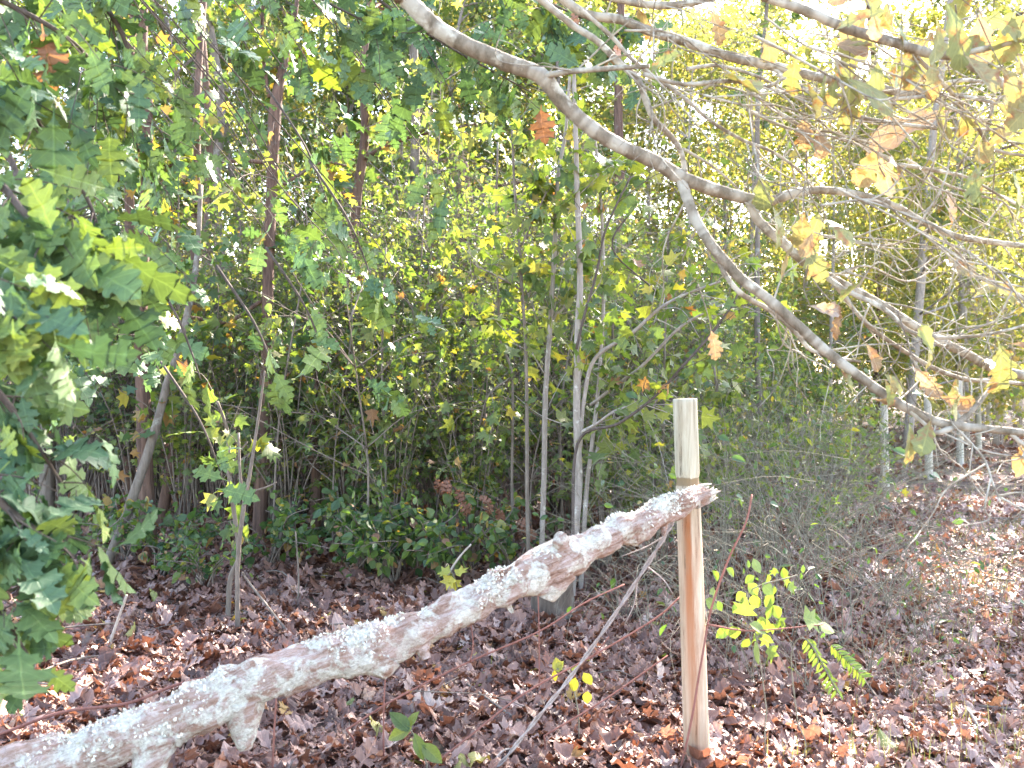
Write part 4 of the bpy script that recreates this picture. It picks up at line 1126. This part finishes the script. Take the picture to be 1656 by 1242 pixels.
t1 = make_tree("", None, rs, 7.6, .06, .1, 2.0, 28, 11, 27, .068, OVALS + STARS[:1], 'wood_leaf', 'twig')
t2 = make_tree("", None, rs, 11, .065, .08, 2.3, 34, 11, 30, .078, STARS, 'sun_leaf', 'sapling_bark')
t3 = make_tree("", None, rs, 7, .045, .04, 1.8, 28, 11, 28, .066, OVALS, 'sun_leaf', 'sapling_bark')
place(t1, [spot(*a) for a in ((60, 12.5, 1), (250, 13.5, 1.0), (430, 14, 1.0), (620, 15, .95), (-60, 13, 1.1), (320, 16.5, 1.0), (510, 17, 1.0), (130, 17, 1.1), (760, 14, 1.0), (900, 15, 1.0), (690, 13, .8))],
      "green-yellow tree standing behind the dark trunks, in the shaded part of the wood", "green-yellow trees in the wood")
place(t2, [spot(*a) for a in ((180, 19, 1), (360, 20, 1.05), (540, 20, 1.0), (700, 18, 1.0), (840, 20, 1.05), (970, 18, .95), (1090, 20, 1.0), (1220, 22, 1), (1330, 24, 1.0), (1430, 27, 1), (20, 20, 1.1), (1530, 31, 1.0), (1590, 26, .9), (1660, 33, 1.1), (1720, 27, 1.0), (1480, 36, 1.2), (1620, 42, 1.2), (1560, 22, .8), (620, 23, 1.1), (900, 23, 1.1), (450, 23, 1.1), (760, 21, 1.1), (1465, 15, 1.15), (1535, 17.5, 1.0), (1562, 17, 1.15), (100, 27, .8), (260, 28, .9), (400, 27, .8), (560, 28, .9), (700, 27, .8), (840, 28, .9), (980, 28, .8), (1120, 29, .9), (1250, 31, .9))],
      "tall yellow backlit tree at the far edge of the wood", "tall yellow trees at the far edge")
place(t3, [spot(*a) for a in ((1120, 14, .9), (1210, 15, .95), (1300, 17, .95), (1390, 19, 1), (1470, 23, 1.05), (1050, 15.5, 1), (930, 16, 1.05), (640, 17, 1.1), (780, 16.5, 1.1), (450, 18.5, 1.1), (280, 17.5, 1.1), (1560, 27, 1.1), (1610, 34, 1.1), (1340, 14.5, .8), (1430, 20, .9), (1520, 25, 1), (1180, 18, 1.1), (1260, 21, 1.1), (1660, 40, 1.3), (1720, 34, 1.2), (1580, 38, 1.3))],
      "low bushy sun-yellow tree along the edge of the wood behind the fence line", "bushy yellow trees along the wood edge")


# ------------------------------------------------------------------ right edge
def right_edge():
    rng = np.random.default_rng(77)
    b = np.array((5.9, 10.6, 0.))
    root = thing("pine_tree", "dark blue-green pine boughs at the upper right edge of the picture", "tree", b)
    wd, lv = MB(), MB()
    tp = smooth_path([np.append(b - (0, 0, .1), .13), np.append(b + (.05, 0, 2.5), .11), np.append(b + (0, .1, 5), .07), np.append(b + (0, .1, 7.5), .02)], 8)
    tube(wd, tp[:, :3], tp[:, 3], 12, rough=.04, rng=rng)
    for i in range(34):
        z = rng.uniform(3.0, 7)
        a = rng.uniform(0, 6.28)
        L = rng.uniform(.6, 1.3) * (1.25 - (z - 3) / 7)
        st = b + (0, .05, z)
        e = st + np.array((math.cos(a) * L, math.sin(a) * L, -.18 * L))
        s = smooth_path([st, (st + e) / 2 + (0, 0, .08), e], 6)
        tube(wd, s, np.linspace(.02, .006, len(s)), 5)
        n = 170
        k = rng.integers(2, len(s), n)
        p = s[k] + rng.normal(0, .07, (n, 3))
        scatter(lv, [strip(.02, .2)], p, norm(e - st) * .5 + rng.normal(0, .7, (n, 3)) + (0, 0, .2), rng.normal(0, 1, (n, 3)), rng.uniform(.1, .2, n), rng.random(n), rng)
    wd.build("trunk", M['trunk_bark'], root, b)
    lv.build("crown", M['needle'], root, b)
    # dry pinkish brush
    rr = np.random.default_rng(78)
    k7 = make_shrub("", "dry brush at the right edge", rr, 4.6, 1.1, 22, 14, .5, .06, OVALS, 'rust_leaf', 'pale_twig', .7)
    place(k7, [(8.6, 17.5, .3, 1.0), (10.3, 20, 1.9, 1.1), (11.6, 22.5, 4, 1.15)], ["nearest tall pinkish dry brush of bare stems at the right edge", "middle clump of tall dry bare brush at the right edge", "farthest clump of tall dry bare brush at the right edge"], "dry brush at the right edge")


right_edge()


# ------------------------------------------------------------------ small things near the fence
def small_things():
    rng = np.random.default_rng(91)
    # twisted grey vine leaning on the post
    a = np.array([P(1092, 838, 3.12), P(1062, 888, 3.1), P(1000, 985, 3.1), P(930, 1085, 3.12), P(870, 1160, 3.12), P(812, 1232, 3.15), P(795, 1262, 3.2)])
    a[-1][2] = .01
    s = smooth_path(a, 24)
    tg, u, w = frames(s)
    ph = np.linspace(0, 40, len(s))[:, None]
    mb = MB()
    for o in (0, math.pi):
        tube(mb, s + .0036 * (u * np.cos(ph + o) + w * np.sin(ph + o)), np.linspace(.0039, .0034, len(s)), 7, rough=.08, rng=rng)
    b = s[-1].copy()
    root = thing("vine", "grey twisted woody vine slanting from the fence post down to the leaf litter", "vine", b)
    mb.build("stem", M['vine'], root, b)
    tw = MB()
    for px, py, x2, y2 in ((1070, 870, 1005, 900), (1045, 915, 1088, 960), (1030, 940, 1010, 1010)):
        q = smooth_path([P(px, py, 3.1), P((px + x2) / 2 + 6, (py + y2) / 2, 3.12), P(x2, y2, 3.14)], 6)
        tube(tw, q, np.linspace(.003, .0015, len(q)), 5)
    tw.build("tendril", M['vine'], root, b)
    # red canes
    canes = [([(-60, 1200, 2.95), (0, 1187, 2.95), (100, 1152, 2.96), (205, 1138, 2.97), (285, 1108, 3.0), (372, 1090, 3.05), (450, 1092, 3.2)], .0052, [[(205, 1138, 2.97), (203, 1165, 2.97), (198, 1190, 2.98)], [(290, 1115, 3.0), (330, 1130, 3.0)]], "thick red cane running level behind the lower end of the pole at left"),
             ([(560, 1180, 3.25), (640, 1130, 3.3), (755, 1072, 3.35), (870, 1022, 3.4), (945, 975, 3.5), (1010, 945, 3.6)], .0035, [[(760, 1070, 3.35), (765, 1040, 3.35), (760, 1000, 3.35)]], "thin red cane slanting up below the middle of the pole"),
             ([(690, 1245, 3.15), (760, 1190, 3.2), (850, 1120, 3.25), (960, 1060, 3.35), (1060, 1000, 3.4), (1100, 965, 3.45)], .0035, [[(960, 1060, 3.35), (985, 1030, 3.35)]], "red cane crossing behind the grey twisted vine"),
             ([(622, 1260, 3.2), (620, 1180, 3.2), (623, 1100, 3.22), (633, 1040, 3.25), (640, 990, 3.3)], .003, [], "upright thin red stem under the thick part of the pole"),
             ([(872, 1120, 3.9), (872, 1040, 3.9), (870, 960, 3.9), (868, 900, 3.9)], .003, [], "upright thin red stem in front of the old stump"),
             ([(440, 1250, 3.1), (443, 1190, 3.1), (447, 1120, 3.12)], .0035, [], "short upright red stem under the pole beside its left stub"),
             ([(880, 1190, 3.2), (980, 1130, 3.25), (1080, 1060, 3.3)], .003, [], "short red cane rising towards the base of the fence post"),
             ([(1100, 1246, 3.13), (1118, 1165, 3.12), (1136, 1060, 3.14), (1150, 985, 3.2), (1178, 905, 3.25), (1206, 845, 3.3), (1216, 800, 3.35)], .004, [[(1145, 1010, 3.17), (1215, 1020, 3.2), (1330, 1010, 3.25)]], "dark red cane arching up from the post's foot to its right")]
    for pts, r, subs, lab in canes:
        q = smooth_path([P(*p) for p in pts], 6)
        b = q[0] if q[0][2] < q[-1][2] else q[-1]
        root = thing("briar_cane", lab, "cane", (b[0], b[1], 0), "red canes by the pole")
        mb = MB()
        tube(mb, q, np.linspace(r, r * .8, len(q)), 7, rough=.06, rng=rng)
        # root end bends into the ground
        g = smooth_path([b, b + np.array((rng.normal(0, .03), .03, -b[2] * .5)), np.array((b[0] + rng.normal(0, .04), b[1] + .06, -.02))], 5)
        tube(mb, g, r, 7)
        mb.build("stem", M['red_cane'], root, (b[0], b[1], 0))
        for sb in subs:
            m2 = MB()
            q2 = smooth_path([P(*p) for p in sb], 5)
            tube(m2, q2, np.linspace(r * .8, r * .5, len(q2)), 6)
            m2.build("side_shoot", M['red_cane'], root, (b[0], b[1], 0))

    # leafy sprigs
    def sprig(name, label, cat, stem, leafs, mat, tm, size, seed, stemmat='brier', val=(0, 1)):
        r2 = np.random.default_rng(seed)
        q = smooth_path([P(*p) for p in stem], 6)
        b = q[0].copy(); b[2] = 0
        root = thing(name, label, cat, b)
        mb = MB()
        g = smooth_path([np.array((b[0], b[1], -.02)), (b + q[0]) / 2 + r2.normal(0, .01, 3), q[0]], 3)
        tube(mb, np.vstack([g[:-1], q]), .0025, 5)
        mb.build("stem", M[stemmat], root, b)
        lv = MB()
        for px, py, dx, dy, d, L in leafs:
            a, e = P(px, py, d), P(px + dx, py + dy, d)
            L = L * .8
            scatter(lv, tm, [a], [e - a + r2.normal(0, .12, 3) * L], [(r2.normal(0, .35), -.7, .6 + r2.normal(0, .3))], L, r2.uniform(*val), r2)
        lv.build("foliage", M[mat], root, b)
    sprig("seedling", "small yellow-leaved seedling behind the grey twisted vine in the litter", "seedling", [(935, 1150, 3.4), (925, 1100, 3.4), (918, 1085, 3.4), (900, 1082, 3.4)],
          [(903, 1085, -2, -24, 3.4, .055), (900, 1085, 8, -18, 3.4, .05), (897, 1085, 2, 24, 3.4, .05), (930, 1098, -4, 24, 3.38, .06), (945, 1090, 10, 26, 3.4, .06), (950, 1120, 0, 25, 3.4, .05), (925, 1083, 14, -10, 3.4, .04)], 'yellow_leaf', ROUND, .05, 1)
    sprig("seedling", "green broad-leaved seedling at the bottom of the picture below the pole", "seedling", [(690, 1235, 3.1), (678, 1205, 3.1), (655, 1165, 3.1)],
          [(660, 1180, -28, -32, 3.08, .1), (662, 1178, -45, 14, 3.08, .1), (672, 1190, 12, 40, 3.05, .1), (685, 1205, 28, 25, 3.05, .1), (660, 1175, 10, -20, 3.1, .07)], 'maple_leaf', OVALS, .1, 2, val=(0, .6))
    lf = []
    for i in range(12):
        t = i / 12
        x, y = 1305 + 52 * t, 1035 + 88 * t
        lf += [(x, y, 22 - 10 * t, 10, 3.2, .05), (x, y, -12, 22, 3.2, .045)]
        x, y = 1345 + 55 * t, 1045 + 55 * t
        lf += [(x, y, 18, -4, 3.25, .045), (x, y, 2, 20, 3.25, .045)]
    sprig("fern", "light green feathery fern drooping right of the fence post", "fern", [(1290, 1170, 3.25), (1280, 1060, 3.25), (1305, 1035, 3.2), (1357, 1123, 3.2)], lf, 'fern_leaf', [oval(.16, .2, .3)], .05, 3)
    lf = [(1210 + rng.normal(0, 1) * 12 + 9 * i, 945 + 6 * (i % 4) * 3, rng.normal(0, 12), 24, 3.3, .06) for i in range(9)]
    lf += [(1130 + rng.uniform(10, 150), 905 + rng.uniform(0, 130), rng.normal(0, 16), 18, 3.3 + rng.uniform(0, .3), rng.uniform(.04, .065)) for i in range(26)]
    lf += [(1222, 1040, 12, 40, 3.2, .09), (1245, 1045, 14, 38, 3.2, .08), (1215, 1010, 30, 14, 3.2, .07), (1205, 995, -4, -28, 3.2, .07), (1300, 1000, 40, 8, 3.25, .09), (1325, 1010, 30, 10, 3.25, .07)]
    sprig("seedling", "leafy green shoot hanging on the dark red cane right of the fence post", "seedling", [(1240, 1150, 3.25), (1225, 1040, 3.25), (1210, 960, 3.3), (1290, 930, 3.3)], lf, 'fern_leaf', ROUND + STARS[:1], .06, 4)
    lf = [(700 + 14 * i + rng.normal(0, 6), 770 + 8 * i + rng.normal(0, 8), rng.normal(8, 14), rng.normal(14, 10), 6.0, .11) for i in range(12)] * 4
    sprig("dead_branch", "rust-orange withered leafy branch lying low in the middle of the thicket", "branch", [(700, 870, 6.0), (720, 780, 6.0), (790, 800, 6.0), (850, 830, 6.0)], lf, 'rust_leaf', REDS, .1, 5, 'dark_twig')
    sprig("seedling", "bright yellow seedling above the pole in the sunlit litter", "seedling", [(742, 960, 5.3), (735, 935, 5.3), (728, 920, 5.3)], [(728, 925, -14, 6, 5.3, .1), (730, 932, -4, 18, 5.3, .1), (738, 930, 14, -14, 5.3, .1), (735, 938, 2, 20, 5.3, .08)], 'yellow_leaf', STARS, .1, 6)
    # old stump behind the pole
    b = P(893, 1002, 5.15); b[2] = 0
    root = thing("tree_stump", "old grey tree stump in the litter behind the pole, below its broken knob", "stump", b)
    n, k = 16, 30
    z = np.linspace(-.05, .3, n)
    rad = np.array([[.018 * noise.noise((math.cos(t) * 2.5, math.sin(t) * 2.5, zz * 3)) for t in np.linspace(0, 6.28, k, endpoint=False)] for zz in z])
    mb = MB()
    tube(mb, np.column_stack([np.full(n, b[0]), np.full(n, b[1]), z]), .105 + .04 * np.exp(-(z + .05) / .07), k, radial=rad)
    mb.build("bark", M['stump'], root, b)
    mb = MB()
    tube(mb, np.array([(b[0], b[1], .295), (b[0] + .004, b[1], .306), (b[0] + .004, b[1], .309)]), [.098, .092, .03], k, rough=.03, rng=rng)
    mb.build("cut_face", M['grey_bark'], root, b)
    # fallen logs
    for pts, r, lab, bk in (([(995, 975, 5.4), (1045, 985, 5.3), (1100, 985, 5.25), (1190, 1000, 5.2)], .04, "thin brown log lying in the litter behind the nearest fence post", 'trunk_bark'),
                            ([(235, 860, 8.0), (310, 862, 7.9), (385, 880, 7.6)], .06, "dark fallen log in sunlit litter between the left trunks", 'trunk_bark'),
                            ([(450, 760, 8.6), (410, 755, 8.6), (360, 745, 8.8)], .045, "dark log propped off the ground behind the forked trunk", 'trunk_bark')):
        q = smooth_path([P(*p) for p in pts], 8)
        if 'propped' not in lab: q[:, 2] = gz(q[:, 0], q[:, 1]) + r * .7
        else: q[:, 2] = np.linspace(.02, .75, len(q))
        mb = MB()
        tube(mb, q, np.linspace(r, r * .7, len(q)), 14, rough=.06, rng=rng)
        tag(mb.build("fallen_log", M[bk]), lab, "log")
    for pts, r, lab, mt in (([(168, 1068, 4.5), (188, 1010, 4.5), (205, 962, 4.5)], .008, "pale snapped stick standing up from the litter at left", 'pale_twig'),
                            ([(475, 1035, 4.85), (440, 990, 4.95), (400, 938, 5.1), (392, 925, 5.1)], .007, "grey leaning stick resting on the split sapling", 'twig'),
                            ([(715, 945, 5.4), (740, 905, 5.4), (762, 880, 5.4)], .007, "pale dry stick poking up beside the bright yellow seedling", 'pale_twig'),
                            ([(1562, 1140, 3.6), (1585, 1180, 3.5), (1600, 1205, 3.45)], .006, "pale straight stick lying in the track at lower right", 'pale_twig'),
                            ([(830, 1242, 3.3), (800, 1238, 3.22), (812, 1215, 3.25), (838, 1208, 3.3)], .004, "pale looped dry stem at the foot of the twisted vine", 'pale_twig')):
        q = smooth_path([P(*p) for p in pts], 6)
        q[0][2] = min(q[0][2], .0)
        mb = MB()
        tube(mb, q, np.linspace(r, r * .7, len(q)), 7, rough=.05, rng=rng)
        tag(mb.build("stick", M[mt]), lab, "stick")
    # single larger leaves lying on top of the litter
    for px, py, L, v, lab in ((722, 1160, .17, .93, "large pale tan oak leaf lying below the middle of the pole"), (1532, 1205, .18, .9, "large tan oak leaf lying in the track at lower right"), (470 - 318, 1165, .16, .85, "big grey-brown curled oak leaf below the thick red cane at left"),
                              (1545, 1004, .16, .925, "silvery curled leaf on the track right of the brier tangle"), (1085, 1075, .16, .93, "pale leaf lying left of the fence post's foot"), (845, 1105, .13, .98, "yellowish lobed leaf lying left of the twisted vine"), (745, 1130, .11, .97, "orange-tan leaf lying just above the large pale tan leaf")):
        d = CAMZ * FPX / (py - HORY)
        p = P(px, py, d); p[2] += .035
        mb = MB()
        scatter(mb, [DEAD[0], DEAD[4]], [p], [(rng.normal(), rng.normal() * .5, 0)], [(rng.normal(0, .2), -.35, 1)], L, v, rng)
        tag(mb.build("fallen_leaf", M['litter_leaf']), lab, "leaf")


small_things()

# parts that carry no thing of their own are all parented; nothing else to do
